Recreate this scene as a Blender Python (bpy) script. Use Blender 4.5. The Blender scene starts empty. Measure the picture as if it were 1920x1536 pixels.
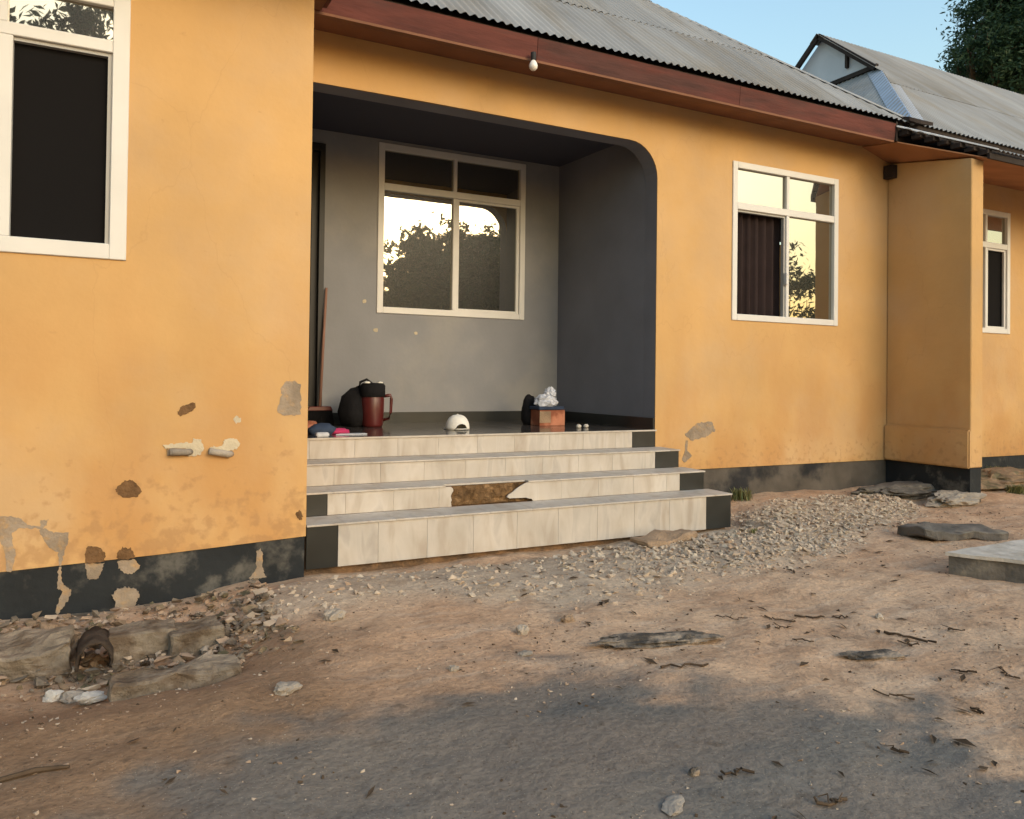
import bpy, bmesh, math, random
from mathutils import Vector, Matrix, noise
random.seed(7)
R = math.radians
S = bpy.context.scene
COL = S.collection

# ------------------------------------------------------------------ camera
CX, CY, CZ = -4.3764, -5.6867, 1.2041
YAW, PITCH, ROLL, FPX, SU = 0.4727, 0.0130, -0.0124, 1453.9, -80.35
cam_d = bpy.data.cameras.new("camera"); cam = bpy.data.objects.new("camera", cam_d); COL.objects.link(cam)
fwd = Vector((math.sin(YAW)*math.cos(PITCH), math.cos(YAW)*math.cos(PITCH), math.sin(PITCH)))
rgt0 = Vector((math.cos(YAW), -math.sin(YAW), 0)); up0 = rgt0.cross(fwd)
rgt = rgt0*math.cos(ROLL) - up0*math.sin(ROLL); up = rgt0*math.sin(ROLL) + up0*math.cos(ROLL)
cam.matrix_world = Matrix(((rgt.x, up.x, -fwd.x, CX), (rgt.y, up.y, -fwd.y, CY), (rgt.z, up.z, -fwd.z, CZ), (0, 0, 0, 1)))
cam_d.sensor_width = 36; cam_d.lens = 36*FPX/1920; cam_d.shift_y = SU/1920; cam_d.clip_start = .05; cam_d.clip_end = 1000
S.camera = cam
S.render.resolution_x, S.render.resolution_y = 1024, 819

# ------------------------------------------------------------------ sky, sun, exposure
SUN_EL, SUN_AZ = 21.0, 18.0            # azimuth: degrees from the facade's outward normal (-y) towards +x
sd = Vector((math.sin(R(SUN_AZ))*math.cos(R(SUN_EL)), -math.cos(R(SUN_AZ))*math.cos(R(SUN_EL)), math.sin(R(SUN_EL))))
W = bpy.data.worlds.new("World"); S.world = W; W.use_nodes = True
wn = W.node_tree; bg = wn.nodes['Background']
sky = wn.nodes.new('ShaderNodeTexSky'); sky.sky_type = 'NISHITA'; sky.sun_disc = False
sky.sun_elevation = R(SUN_EL); sky.sun_rotation = math.atan2(sd.x, sd.y)
sky.air_density = 2.1; sky.dust_density = 2.4; sky.ozone_density = 4.0
wn.links.new(sky.outputs[0], bg.inputs['Color']); bg.inputs['Strength'].default_value = 0.15
sl = bpy.data.lights.new("sun", 'SUN'); sun = bpy.data.objects.new("sun", sl); COL.objects.link(sun)
sl.energy = 0.5; sl.angle = R(32); sl.color = (1.0, .87, .70)
sun.rotation_euler = sd.to_track_quat('Z', 'Y').to_euler(); sun.location = (5, -20, 12)
S.view_settings.view_transform = 'Standard'; S.view_settings.look = 'None'
S.view_settings.exposure = 1.1; S.view_settings.gamma = 1.0; S.view_settings.use_curve_mapping = False

# ------------------------------------------------------------------ pixel helpers (photograph pixels, 1920x1536)
CAM = Vector((CX, CY, CZ))
def ray(u, v): return rgt*((u-960)/FPX) + up*(-(v-768-SU)/FPX) + fwd
def on(u, v, ax, val):
    d = ray(u, v); t = (val-CAM[ax])/d[ax]; return CAM + d*t

# ------------------------------------------------------------------ materials
def mat(name, col, rough=.8, spec=.3, metal=0, noise_scale=0, noise_amt=.15, bump=0, bump_scale=60, col2=None, c2_scale=2.0, c2_lo=.45, c2_hi=.6, rnd=0, stretch=(1, 1, 1), detail=6):
    m = bpy.data.materials.new(name); m.use_nodes = True; t = m.node_tree; b = t.nodes['Principled BSDF']
    b.inputs['Roughness'].default_value = rough; b.inputs['Specular IOR Level'].default_value = spec; b.inputs['Metallic'].default_value = metal
    N = t.nodes.new; L = t.links.new
    co = N('ShaderNodeTexCoord'); mp = N('ShaderNodeMapping'); L(co.outputs['Object'], mp.inputs['Vector']); mp.inputs['Scale'].default_value = stretch
    vec = mp.outputs[0]
    if rnd:
        oi = N('ShaderNodeObjectInfo'); vm = N('ShaderNodeVectorMath'); vm.operation = 'MULTIPLY_ADD'
        cm = N('ShaderNodeCombineXYZ')
        for i in range(3): L(oi.outputs['Random'], cm.inputs[i])
        L(cm.outputs[0], vm.inputs[0]); vm.inputs[1].default_value = (37, 91, 53); L(vec, vm.inputs[2]); vec = vm.outputs[0]
    rgb = N('ShaderNodeRGB'); rgb.outputs[0].default_value = (*col, 1); out = rgb.outputs[0]
    if col2:
        n = N('ShaderNodeTexNoise'); n.inputs['Scale'].default_value = c2_scale; n.inputs['Detail'].default_value = detail; n.inputs['Roughness'].default_value = .6; L(vec, n.inputs['Vector'])
        mr = N('ShaderNodeMapRange'); mr.interpolation_type = 'SMOOTHSTEP'; mr.inputs[1].default_value = c2_lo; mr.inputs[2].default_value = c2_hi; L(n.outputs['Fac'], mr.inputs[0])
        mx = N('ShaderNodeMix'); mx.data_type = 'RGBA'; L(mr.outputs[0], mx.inputs[0]); L(out, mx.inputs[6]); mx.inputs[7].default_value = (*col2, 1); out = mx.outputs[2]
    if noise_scale:
        n = N('ShaderNodeTexNoise'); n.inputs['Scale'].default_value = noise_scale; n.inputs['Detail'].default_value = 8; L(vec, n.inputs['Vector'])
        mr = N('ShaderNodeMapRange'); mr.inputs[1].default_value = .25; mr.inputs[2].default_value = .75; mr.inputs[3].default_value = 1-noise_amt; mr.inputs[4].default_value = 1+noise_amt; L(n.outputs['Fac'], mr.inputs[0])
        mx = N('ShaderNodeMix'); mx.data_type = 'RGBA'; mx.blend_type = 'MULTIPLY'; mx.inputs[0].default_value = 1; L(out, mx.inputs[6]); L(mr.outputs[0], mx.inputs[7]); out = mx.outputs[2]
    if rnd:
        oi2 = N('ShaderNodeObjectInfo'); mr = N('ShaderNodeMapRange'); mr.inputs[3].default_value = 1-rnd; mr.inputs[4].default_value = 1+rnd; L(oi2.outputs['Random'], mr.inputs[0])
        mx = N('ShaderNodeMix'); mx.data_type = 'RGBA'; mx.blend_type = 'MULTIPLY'; mx.inputs[0].default_value = 1; L(out, mx.inputs[6]); L(mr.outputs[0], mx.inputs[7]); out = mx.outputs[2]
    L(out, b.inputs['Base Color'])
    if bump:
        n = N('ShaderNodeTexNoise'); n.inputs['Scale'].default_value = bump_scale; n.inputs['Detail'].default_value = 6; L(vec, n.inputs['Vector'])
        bp = N('ShaderNodeBump'); bp.inputs['Strength'].default_value = bump; bp.inputs['Distance'].default_value = .02; L(n.outputs['Fac'], bp.inputs['Height']); L(bp.outputs[0], b.inputs['Normal'])
    return m
M = {}
def wall_paint():
    """ochre emulsion, faded cloudily, dirt splash towards streaks"""
    m = mat('ochre_paint', (.555, .328, .130), .75, .25, noise_scale=1.3, noise_amt=.12, bump=.22, bump_scale=11, col2=(.53, .335, .165), c2_scale=.9, c2_lo=.4, c2_hi=.68)
    t = m.node_tree; N = t.nodes.new; L = t.links.new; b = t.nodes['Principled BSDF']
    src = b.inputs['Base Color'].links[0].from_socket
    co = N('ShaderNodeTexCoord'); mp = N('ShaderNodeMapping'); mp.inputs['Scale'].default_value = (1.5, 1.5, .8); L(co.outputs['Object'], mp.inputs[0])
    n = N('ShaderNodeTexNoise'); n.inputs['Scale'].default_value = 1.5; n.inputs['Detail'].default_value = 7; L(mp.outputs[0], n.inputs[0])
    sx = N('ShaderNodeSeparateXYZ'); L(co.outputs['Object'], sx.inputs[0])
    hz = N('ShaderNodeMapRange'); hz.inputs[1].default_value = 2.1; hz.inputs[2].default_value = .1; hz.inputs[3].default_value = 0; hz.inputs[4].default_value = 1; L(sx.outputs[2], hz.inputs[0])
    mr = N('ShaderNodeMapRange'); mr.interpolation_type = 'SMOOTHSTEP'; mr.inputs[1].default_value = .36; mr.inputs[2].default_value = .68; L(n.outputs[0], mr.inputs[0])
    mu = N('ShaderNodeMath'); mu.operation = 'MULTIPLY'; L(hz.outputs[0], mu.inputs[0]); L(mr.outputs[0], mu.inputs[1])
    mu2 = N('ShaderNodeMath'); mu2.operation = 'MULTIPLY'; L(mu.outputs[0], mu2.inputs[0]); mu2.inputs[1].default_value = .80
    mx = N('ShaderNodeMix'); mx.data_type = 'RGBA'; L(mu2.outputs[0], mx.inputs[0]); L(src, mx.inputs[6]); mx.inputs[7].default_value = (.46, .225, .075, 1)
    # mud splash and grime close to the plinth
    n6 = N('ShaderNodeTexNoise'); n6.inputs['Scale'].default_value = 16; n6.inputs['Detail'].default_value = 6; L(co.outputs['Object'], n6.inputs[0])
    h6 = N('ShaderNodeMapRange'); h6.inputs[1].default_value = .95; h6.inputs[2].default_value = .15; h6.inputs[3].default_value = .30; h6.inputs[4].default_value = .58; L(sx.outputs[2], h6.inputs[0])
    lt = N('ShaderNodeMath'); lt.operation = 'SUBTRACT'; L(h6.outputs[0], lt.inputs[0]); L(n6.outputs[0], lt.inputs[1])
    m6 = N('ShaderNodeMapRange'); m6.inputs[1].default_value = .0; m6.inputs[2].default_value = .14; m6.inputs[3].default_value = 0; m6.inputs[4].default_value = .55; L(lt.outputs[0], m6.inputs[0])
    x6 = N('ShaderNodeMix'); x6.data_type = 'RGBA'; L(m6.outputs[0], x6.inputs[0]); L(mx.outputs[2], x6.inputs[6]); x6.inputs[7].default_value = (.36, .195, .085, 1)
    # hairline cracks
    mpw = N('ShaderNodeMapping'); mpw.inputs['Scale'].default_value = (1, 1, .6); L(co.outputs['Object'], mpw.inputs[0]); nw = N('ShaderNodeTexNoise'); nw.inputs['Scale'].default_value = 3; nw.inputs['Detail'].default_value = 5; L(mpw.outputs[0], nw.inputs[0])
    va = N('ShaderNodeVectorMath'); va.operation = 'MULTIPLY_ADD'; L(nw.outputs['Color'], va.inputs[0]); va.inputs[1].default_value = (.5, .5, .5); L(mpw.outputs[0], va.inputs[2])
    vo = N('ShaderNodeTexVoronoi'); vo.feature = 'DISTANCE_TO_EDGE'; vo.inputs['Scale'].default_value = .8; L(va.outputs[0], vo.inputs['Vector'])
    cr = N('ShaderNodeMapRange'); cr.inputs[1].default_value = .004; cr.inputs[2].default_value = .0; cr.inputs[3].default_value = 0; cr.inputs[4].default_value = .13; L(vo.outputs['Distance'], cr.inputs[0])
    x7 = N('ShaderNodeMix'); x7.data_type = 'RGBA'; L(cr.outputs[0], x7.inputs[0]); L(x6.outputs[2], x7.inputs[6]); x7.inputs[7].default_value = (.30, .16, .07, 1)
    L(x7.outputs[2], b.inputs['Base Color'])
    return m
M['ochre'] = wall_paint()
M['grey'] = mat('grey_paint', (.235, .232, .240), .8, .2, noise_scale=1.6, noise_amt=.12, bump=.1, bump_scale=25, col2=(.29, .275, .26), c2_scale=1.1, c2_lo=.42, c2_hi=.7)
M['dgrey'] = mat('shaded_grey_paint', (.185, .183, .205), .8, .2, noise_scale=1.5, noise_amt=.15, bump=.1, bump_scale=25)  # darker copy of the grey paint: side-wall shade put into the colour
M['ceil'] = mat('dark_ceiling', (.07, .07, .09), .9, .1)
M['plinth'] = mat('black_bitumen', (.016, .018, .020), .75, .25, noise_scale=3, noise_amt=.3, bump=.35, bump_scale=14, col2=(.10, .092, .080), c2_scale=5.5, c2_lo=.50, c2_hi=.72)
M['plinth_worn'] = mat('worn_bitumen', (.10, .085, .070), .85, .2, noise_scale=4, noise_amt=.3, bump=.4, bump_scale=14, col2=(.025, .025, .027), c2_scale=1.6, c2_lo=.50, c2_hi=.66)
M['plaster'] = mat('bare_plaster', (.29, .225, .165), .95, .1, noise_scale=9, noise_amt=.25, bump=.5, bump_scale=40, col2=(.40, .255, .13), c2_scale=14, c2_lo=.5, c2_hi=.7)
M['mud'] = mat('mud_brick', (.16, .088, .042), .95, .1, noise_scale=14, noise_amt=.35, bump=.7, bump_scale=40)
M['putty'] = mat('white_putty', (.50, .42, .30), .9, .1, noise_scale=8, noise_amt=.2, bump=.3)
M['alu'] = mat('white_aluminium', (.64, .61, .57), .45, .4, noise_scale=4, noise_amt=.05)
M['alu2'] = mat('grey_track', (.36, .34, .31), .45, .4)
M['rubber'] = mat('black_gasket', (.02, .02, .02), .6, .3)
M['mesh'] = mat('dark_screen', (.009, .008, .008), .9, .1)
M['curtain'] = mat('brown_curtain', (.032, .021, .020), .9, .1, noise_scale=5, noise_amt=.2)
M['fascia'] = mat('red_brown_board', (.10, .028, .020), .75, .25, noise_scale=5, noise_amt=.35, bump=.2, bump_scale=18, col2=(.075, .028, .022), c2_scale=1.5, rnd=.15, stretch=(.5, 1, 3))
M['soffit'] = mat('brown_soffit', (.20, .092, .052), .8, .2, noise_scale=3, noise_amt=.2, bump=.1)
M['osoffit'] = mat('orange_soffit', (.33, .155, .075), .8, .2, noise_scale=3, noise_amt=.2, bump=.1)
M['wood'] = mat('dark_timber', (.035, .026, .022), .85, .2, noise_scale=8, noise_amt=.3, stretch=(1, 1, .2))
M['door'] = mat('dark_door', (.012, .010, .009), .5, .4, noise_scale=6, noise_amt=.3, stretch=(2, 2, .2))
M['cap'] = mat('ridge_cap_tin', (.40, .42, .47), .5, .4, metal=.3, noise_scale=5, noise_amt=.15)
M['gablet'] = mat('white_gable_board', (.56, .57, .60), .8, .2, noise_scale=2.5, noise_amt=.1)
M['core'] = mat('rough_concrete', (.13, .085, .055), .95, .1, noise_scale=9, noise_amt=.35, bump=.8, bump_scale=25, col2=(.24, .14, .075), c2_scale=5)
M['brokencore'] = mat('crumbling_mortar', (.13, .075, .036), .95, .1, noise_scale=16, noise_amt=.5, bump=1.0, bump_scale=40, col2=(.28, .165, .08), c2_scale=12, c2_lo=.48, c2_hi=.66)
M['blacktile'] = mat('black_tile', (.020, .021, .020), .3, .5, noise_scale=7, noise_amt=.25, rnd=.2)
M['floortile'] = mat('dark_floor_tile', (.06, .052, .048), .14, .5, noise_scale=3, noise_amt=.3, rnd=.2)
M['grout'] = mat('tile_grout', (.34, .29, .24), .9, .1)
M['concrete'] = mat('grey_concrete', (.29, .245, .195), .95, .15, noise_scale=6, noise_amt=.25, bump=.7, bump_scale=22, col2=(.19, .15, .11), c2_scale=2.4, rnd=.15)
M['oldcon'] = mat('old_drain_concrete', (.22, .175, .13), .95, .1, noise_scale=9, noise_amt=.4, bump=1.0, bump_scale=28, col2=(.12, .085, .058), c2_scale=5, c2_lo=.45, c2_hi=.62, rnd=.15)
M['earthdark'] = mat('dirty_pipe', (.055, .040, .030), .95, .1, noise_scale=12, noise_amt=.5, bump=.9, bump_scale=25)
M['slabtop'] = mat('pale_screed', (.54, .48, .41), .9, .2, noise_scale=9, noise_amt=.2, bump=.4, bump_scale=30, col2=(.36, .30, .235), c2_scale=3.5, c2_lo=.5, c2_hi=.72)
M['slabside'] = mat('dark_concrete', (.12, .105, .09), .9, .2, noise_scale=7, noise_amt=.4, bump=.8, bump_scale=20, col2=(.2, .17, .13), c2_scale=4, c2_lo=.55, c2_hi=.7)  # much darker than the slab top; also on the far slab and heap
M['stone'] = mat('grey_stone', (.31, .26, .21), .9, .2, noise_scale=12, noise_amt=.25, bump=.4, bump_scale=50, rnd=.25)
M['wstone'] = mat('white_stone', (.52, .47, .41), .9, .2, noise_scale=12, noise_amt=.15, bump=.4)
M['bstone'] = mat('brown_stone', (.27, .185, .12), .9, .2, noise_scale=8, noise_amt=.25, bump=.5, rnd=.15)
M['earth'] = mat('bank_earth', (.24, .165, .105), .95, .1, noise_scale=9, noise_amt=.3, bump=.9, bump_scale=25, col2=(.12, .10, .06), c2_scale=5)
M['dstone_shade'] = mat('dark_stone_and_shade', (.085, .072, .060), .95, .1, noise_scale=14, noise_amt=.5, bump=.9, bump_scale=30, col2=(.23, .18, .135), c2_scale=11, c2_lo=.42, c2_hi=.6)  # dark stones and leaf clump, plus the lump that stands for shadow
M['twig'] = mat('dry_twig', (.075, .050, .032), .9, .1, noise_scale=20, noise_amt=.3, rnd=.3)
M['bark'] = mat('tree_bark', (.10, .075, .05), .9, .1, noise_scale=12, noise_amt=.3, bump=.6)

def marble():
    m = bpy.data.materials.new('cream_marble_tile'); m.use_nodes = True; t = m.node_tree; b = t.nodes['Principled BSDF']; N = t.nodes.new; L = t.links.new
    b.inputs['Roughness'].default_value = .5; b.inputs['Specular IOR Level'].default_value = .12
    co = N('ShaderNodeTexCoord'); oi = N('ShaderNodeObjectInfo'); cm = N('ShaderNodeCombineXYZ')
    for i in range(3): L(oi.outputs['Random'], cm.inputs[i])
    vm = N('ShaderNodeVectorMath'); vm.operation = 'MULTIPLY_ADD'; vm.inputs[1].default_value = (31, 17, 47); L(cm.outputs[0], vm.inputs[0]); L(co.outputs['Object'], vm.inputs[2])
    mp = N('ShaderNodeMapping'); mp.inputs['Scale'].default_value = (5.5, 4, 1.5); mp.inputs['Rotation'].default_value = (0, R(14), 0); L(vm.outputs[0], mp.inputs[0])
    n = N('ShaderNodeTexNoise'); n.inputs['Scale'].default_value = 1.5; n.inputs['Detail'].default_value = 5; n.inputs['Distortion'].default_value = .7; L(mp.outputs[0], n.inputs[0])
    cr = N('ShaderNodeValToRGB'); e = cr.color_ramp.elements
    e[0].position = .30; e[0].color = (.41, .345, .285, 1); e[1].position = .46; e[1].color = (.49, .43, .37, 1)
    x = e.new(.56); x.color = (.52, .465, .41, 1); x = e.new(.66); x.color = (.44, .39, .345, 1); x = e.new(.74); x.color = (.49, .43, .365, 1)
    L(n.outputs[0], cr.inputs[0])
    n2 = N('ShaderNodeTexNoise'); n2.inputs['Scale'].default_value = 3; n2.inputs['Detail'].default_value = 6; L(co.outputs['Object'], n2.inputs[0])
    mr = N('ShaderNodeMapRange'); mr.inputs[1].default_value = .3; mr.inputs[2].default_value = .7; mr.inputs[3].default_value = .86; mr.inputs[4].default_value = 1.06; L(n2.outputs[0], mr.inputs[0])
    mx = N('ShaderNodeMix'); mx.data_type = 'RGBA'; mx.blend_type = 'MULTIPLY'; mx.inputs[0].default_value = 1; L(cr.outputs[0], mx.inputs[6]); L(mr.outputs[0], mx.inputs[7])
    L(mx.outputs[2], b.inputs['Base Color']); return m
M['marble'] = marble()

def tin():
    m = mat('weathered_roof_tin', (.31, .295, .275), .62, .35, metal=.15, noise_scale=2.2, noise_amt=.16, col2=(.27, .235, .19), c2_scale=1.3, c2_lo=.42, c2_hi=.7, rnd=.09, stretch=(1.6, .5, .5))
    return m
M['tin'] = tin()

def glass():
    """reflective tinted glazing: a mirror film over dark glass"""
    m = bpy.data.materials.new('reflective_glass'); m.use_nodes = True; t = m.node_tree; N = t.nodes.new; L = t.links.new
    b = t.nodes['Principled BSDF']; b.inputs['Base Color'].default_value = (.012, .012, .012, 1); b.inputs['Roughness'].default_value = .3
    g = N('ShaderNodeBsdfGlossy'); g.inputs['Roughness'].default_value = .012; g.inputs['Color'].default_value = (.82, .76, .62, 1)
    tc_ = N('ShaderNodeTexCoord'); nn_ = N('ShaderNodeTexNoise'); nn_.inputs['Scale'].default_value = 5; L(tc_.outputs['Object'], nn_.inputs[0]); bb = N('ShaderNodeBump'); bb.inputs['Strength'].default_value = .012; bb.inputs['Distance'].default_value = .02; L(nn_.outputs[0], bb.inputs['Height']); L(bb.outputs[0], g.inputs['Normal'])
    mx = N('ShaderNodeMixShader'); mx.inputs[0].default_value = .5; L(b.outputs[0], mx.inputs[1]); L(g.outputs[0], mx.inputs[2]); L(mx.outputs[0], t.nodes['Material Output'].inputs[0])
    return m
M['glass'] = glass()

def leafmat(name, c1, c2):
    m = bpy.data.materials.new(name); m.use_nodes = True; t = m.node_tree; b = t.nodes['Principled BSDF']; N = t.nodes.new; L = t.links.new
    b.inputs['Roughness'].default_value = .55; b.inputs['Specular IOR Level'].default_value = .3
    a = N('ShaderNodeNewGeometry'); mr = N('ShaderNodeMix'); mr.data_type = 'RGBA'; L(a.outputs['Random Per Island'], mr.inputs[0]); mr.inputs[6].default_value = (*c1, 1); mr.inputs[7].default_value = (*c2, 1)
    L(mr.outputs[2], b.inputs['Base Color'])
    tr = N('ShaderNodeBsdfTranslucent'); L(mr.outputs[2], tr.inputs[0]); mx = N('ShaderNodeMixShader'); mx.inputs[0].default_value = .25; L(b.outputs[0], mx.inputs[1]); L(tr.outputs[0], mx.inputs[2]); L(mx.outputs[0], t.nodes['Material Output'].inputs[0])
    return m
M['leaf'] = leafmat('mango_leaf', (.018, .045, .020), (.045, .085, .035))
M['leaf2'] = leafmat('dark_leaf', (.02, .035, .014), (.04, .06, .02))
M['weed'] = leafmat('weed_leaf', (.10, .13, .045), (.22, .19, .08))

# ------------------------------------------------------------------ mesh helpers
def link(o, parent=None):
    COL.objects.link(o)
    if parent: o.parent = parent
    return o
def meshobj(name, verts, faces, m, parent=None, smooth=False, loc=None):
    me = bpy.data.meshes.new(name); me.from_pydata([tuple(v) for v in verts], [], faces); me.update()
    if m: me.materials.append(m)
    if smooth:
        for p in me.polygons: p.use_smooth = True
    o = bpy.data.objects.new(name, me)
    if loc: o.location = loc
    return link(o, parent)
def thing(name, label, cat, group=None, loc=(0, 0, 0)):
    o = bpy.data.objects.new(name, None); o.location = loc; o.empty_display_size = .1; link(o); return tag(o, label, cat, group)
def tag(o, label, cat, group=None):
    o['label'] = label; o['category'] = cat
    if group: o['group'] = group
    return o
class MB:
    def __init__(s): s.v = []; s.f = []
    def box(s, a, b):
        i = len(s.v); x0, y0, z0 = a; x1, y1, z1 = b
        s.v += [(x0, y0, z0), (x1, y0, z0), (x1, y1, z0), (x0, y1, z0), (x0, y0, z1), (x1, y0, z1), (x1, y1, z1), (x0, y1, z1)]
        s.f += [tuple(i+k for k in q) for q in ((0, 3, 2, 1), (4, 5, 6, 7), (0, 1, 5, 4), (1, 2, 6, 5), (2, 3, 7, 6), (3, 0, 4, 7))]; return s
    def tube(s, pts, rad, n=8, cap=True):
        pts = [Vector(p) for p in pts]; rs = rad if isinstance(rad, (list, tuple)) else [rad]*len(pts); i0 = len(s.v)
        for k, p in enumerate(pts):
            d = (pts[min(k+1, len(pts)-1)]-pts[max(k-1, 0)]).normalized()
            a = d.cross(Vector((0, 0, 1)) if abs(d.z) < .9 else Vector((1, 0, 0))).normalized(); b = d.cross(a)
            for j in range(n):
                w = 2*math.pi*j/n; s.v.append(tuple(p+(a*math.cos(w)+b*math.sin(w))*rs[k]))
        for k in range(len(pts)-1):
            for j in range(n):
                s.f.append((i0+k*n+j, i0+k*n+(j+1) % n, i0+(k+1)*n+(j+1) % n, i0+(k+1)*n+j))
        if cap:
            s.f.append(tuple(i0+j for j in range(n))[::-1]); s.f.append(tuple(i0+(len(pts)-1)*n+j for j in range(n)))
        return s
    def lathe(s, prof, c=(0, 0, 0), n=20):
        i0 = len(s.v)
        for r, z in prof:
            for j in range(n):
                w = 2*math.pi*j/n; s.v.append((c[0]+r*math.cos(w), c[1]+r*math.sin(w), c[2]+z))
        for k in range(len(prof)-1):
            for j in range(n): s.f.append((i0+k*n+j, i0+k*n+(j+1) % n, i0+(k+1)*n+(j+1) % n, i0+(k+1)*n+j))
        return s
    def quad(s, *p):
        i = len(s.v); s.v += [tuple(q) for q in p]; s.f.append(tuple(range(i, i+len(p)))); return s
    def prism(s, poly, off):
        """poly: list of 3-D points (planar); off: extrusion vector"""
        i = len(s.v); n = len(poly); o = Vector(off)
        s.v += [tuple(p) for p in poly] + [tuple(Vector(p)+o) for p in poly]
        s.f.append(tuple(i+k for k in range(n))); s.f.append(tuple(i+n+k for k in range(n))[::-1])
        for k in range(n): s.f.append((i+k, i+n+k, i+n+(k+1) % n, i+(k+1) % n))
        return s
    def build(s, name, m, parent=None, smooth=False, bevel=0, seg=1, loc=None):
        o = meshobj(name, s.v, s.f, m, parent, smooth, loc)
        bm = bmesh.new(); bm.from_mesh(o.data); bmesh.ops.recalc_face_normals(bm, faces=bm.faces)
        if bevel:
            bmesh.ops.bevel(bm, geom=bm.edges[:], offset=bevel, segments=seg, affect='EDGES', clamp_overlap=True)
        bm.to_mesh(o.data); bm.free(); return o
def holed_wall(name, outer, holes, y0, y1, m, parent, tr=None):
    """outer/holes: lists of (x,z); slab between y0 (front) and y1. tr maps (x,y,z)->3-D"""
    bm = bmesh.new(); edges = []
    for loop in [outer]+holes:
        vs = [bm.verts.new((p[0], 0, p[1])) for p in loop]
        for i in range(len(vs)): edges.append(bm.edges.new((vs[i], vs[(i+1) % len(vs)])))
    bmesh.ops.triangle_fill(bm, use_beauty=True, use_dissolve=False, edges=edges)
    fr = bm.faces[:]
    ret = bmesh.ops.extrude_face_region(bm, geom=fr)
    vs2 = [e for e in ret['geom'] if isinstance(e, bmesh.types.BMVert)]; s2 = set(vs2)
    for v in bm.verts: v.co.y = y1 if v in s2 else y0
    if tr:
        for v in bm.verts: v.co = Vector(tr(*v.co))
    bmesh.ops.recalc_face_normals(bm, faces=bm.faces)
    me = bpy.data.meshes.new(name); bm.to_mesh(me); bm.free(); me.materials.append(m)
    return link(bpy.data.objects.new(name, me), parent)
def rect(x0, x1, z0, z1): return [(x0, z0), (x1, z0), (x1, z1), (x0, z1)]

# ------------------------------------------------------------------ key measures (metres)
ZF = .7385; RIS = .155; R1 = ZF-3*RIS; TR = .2854        # porch floor, risers, tread
WY = -.856; PD = 1.6; WC = -3.316; KX = 3.132; FINY = -.942
ZL = 3.34; WT = 3.80                                         # lintel, wall top
EY = -.46; EZ = 3.86; PM = .845; HX = 2.95                     # eave line, pitch, hip corner
WEX = -3.12; WEY = -1.45                                     # wing eaves

# ------------------------------------------------------------------ ground
def smooth(a, b, x):
    t = max(0, min(1, (x-a)/(b-a))); return t*t*(3-2*t)
def seg_dist(p, a, b):
    ax, ay = a; bx, by = b; dx, dy = bx-ax, by-ay; t = max(0, min(1, ((p[0]-ax)*dx+(p[1]-ay)*dy)/(dx*dx+dy*dy))); return math.hypot(p[0]-ax-t*dx, p[1]-ay-t*dy)
GRAV = [(-3.55, -1.50, .34), (-2.9, -1.42, .38), (-2.0, -1.72, .62), (-1.2, -1.5, .60), (-.3, -1.42, .60), (.7, -1.02, .62), (1.6, -.80, .52), (2.3, -.62, .36)]
def grav_d(x, y):
    """<1 inside the gravel bed"""
    best = 9
    for (ax, ay, aw), (bx, by, bw) in zip(GRAV, GRAV[1:]):
        dx, dy = bx-ax, by-ay; t = max(0, min(1, ((x-ax)*dx+(y-ay)*dy)/(dx*dx+dy*dy)))
        best = min(best, math.hypot(x-ax-t*dx, y-ay-t*dy)/(aw+t*(bw-aw)))
    return best
def gh(x, y):
    z = 0
    if x < -3.3: z += -.17*smooth(-3.45, -4.1, x)*smooth(-2.7, -2.0, y)*(1-.4*smooth(-1.5, -1.0, y))
    z += .075*smooth(-1.0, -.1, y)*smooth(.2, 1.0, x)
    g = grav_d(x, y); z += .035*smooth(1.1, .2, g)
    if x > -3.6 and x < .3: z -= .045*smooth(-1.25, -.95, y)
    d = math.hypot(x-CX, y-CY)
    if d < 16:
        z += .030*noise.noise((x*.7, y*.7, 1.3)) + .016*noise.noise((x*2.3, y*2.3, 5.1)) + .011*noise.noise((x*6.1, y*6.1, 2.2)) + .006*noise.noise((x*15, y*15, 8.8))
        if d < 4.2 and sdist((x, y), GREY) > .1: z = .030*noise.noise((x*.7, y*.7, 1.3)) + .012*noise.noise((x*2.3, y*2.3, 5.1)) + .004*noise.noise((x*15, y*15, 8.8))
        r = 1-abs(noise.noise((x*1.7+3, y*1.7-2*x*.3, 4.4))*2); z += .010*r*r
    else: z += .12*noise.noise((x*.15, y*.15, 1.3))
    return z
def poly_w(px): return [tuple(on(u, v, 2, 0)[:2]) for u, v in px]
def inside(p, poly):
    c = False; j = len(poly)-1
    for i in range(len(poly)):
        if (poly[i][1] > p[1]) != (poly[j][1] > p[1]) and p[0] < (poly[j][0]-poly[i][0])*(p[1]-poly[i][1])/(poly[j][1]-poly[i][1])+poly[i][0]: c = not c
        j = i
    return c
def sdist(p, poly):
    d = min(seg_dist(p, poly[i], poly[(i+1) % len(poly)]) for i in range(len(poly))); return d if inside(p, poly) else -d
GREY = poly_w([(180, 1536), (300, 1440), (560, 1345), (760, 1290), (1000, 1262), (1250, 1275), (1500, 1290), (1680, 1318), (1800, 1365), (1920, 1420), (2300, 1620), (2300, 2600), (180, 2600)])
def axis(lo, hi, flo, fhi, step, grow=1.25):
    a = []; x = flo
    while x <= fhi+1e-6: a.append(x); x += step
    s = step; x = a[-1]
    while x < hi: s *= grow; x += s; a.append(x)
    s = step; x = a[0]; pre = []
    while x > lo: s *= grow; x -= s; pre.append(x)
    return pre[::-1]+a
gx = axis(-260, 260, -5.6, 4.4, .035); gy = axis(-260, 260, -4.8, .25, .03)
gv = []; gc = []
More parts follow.
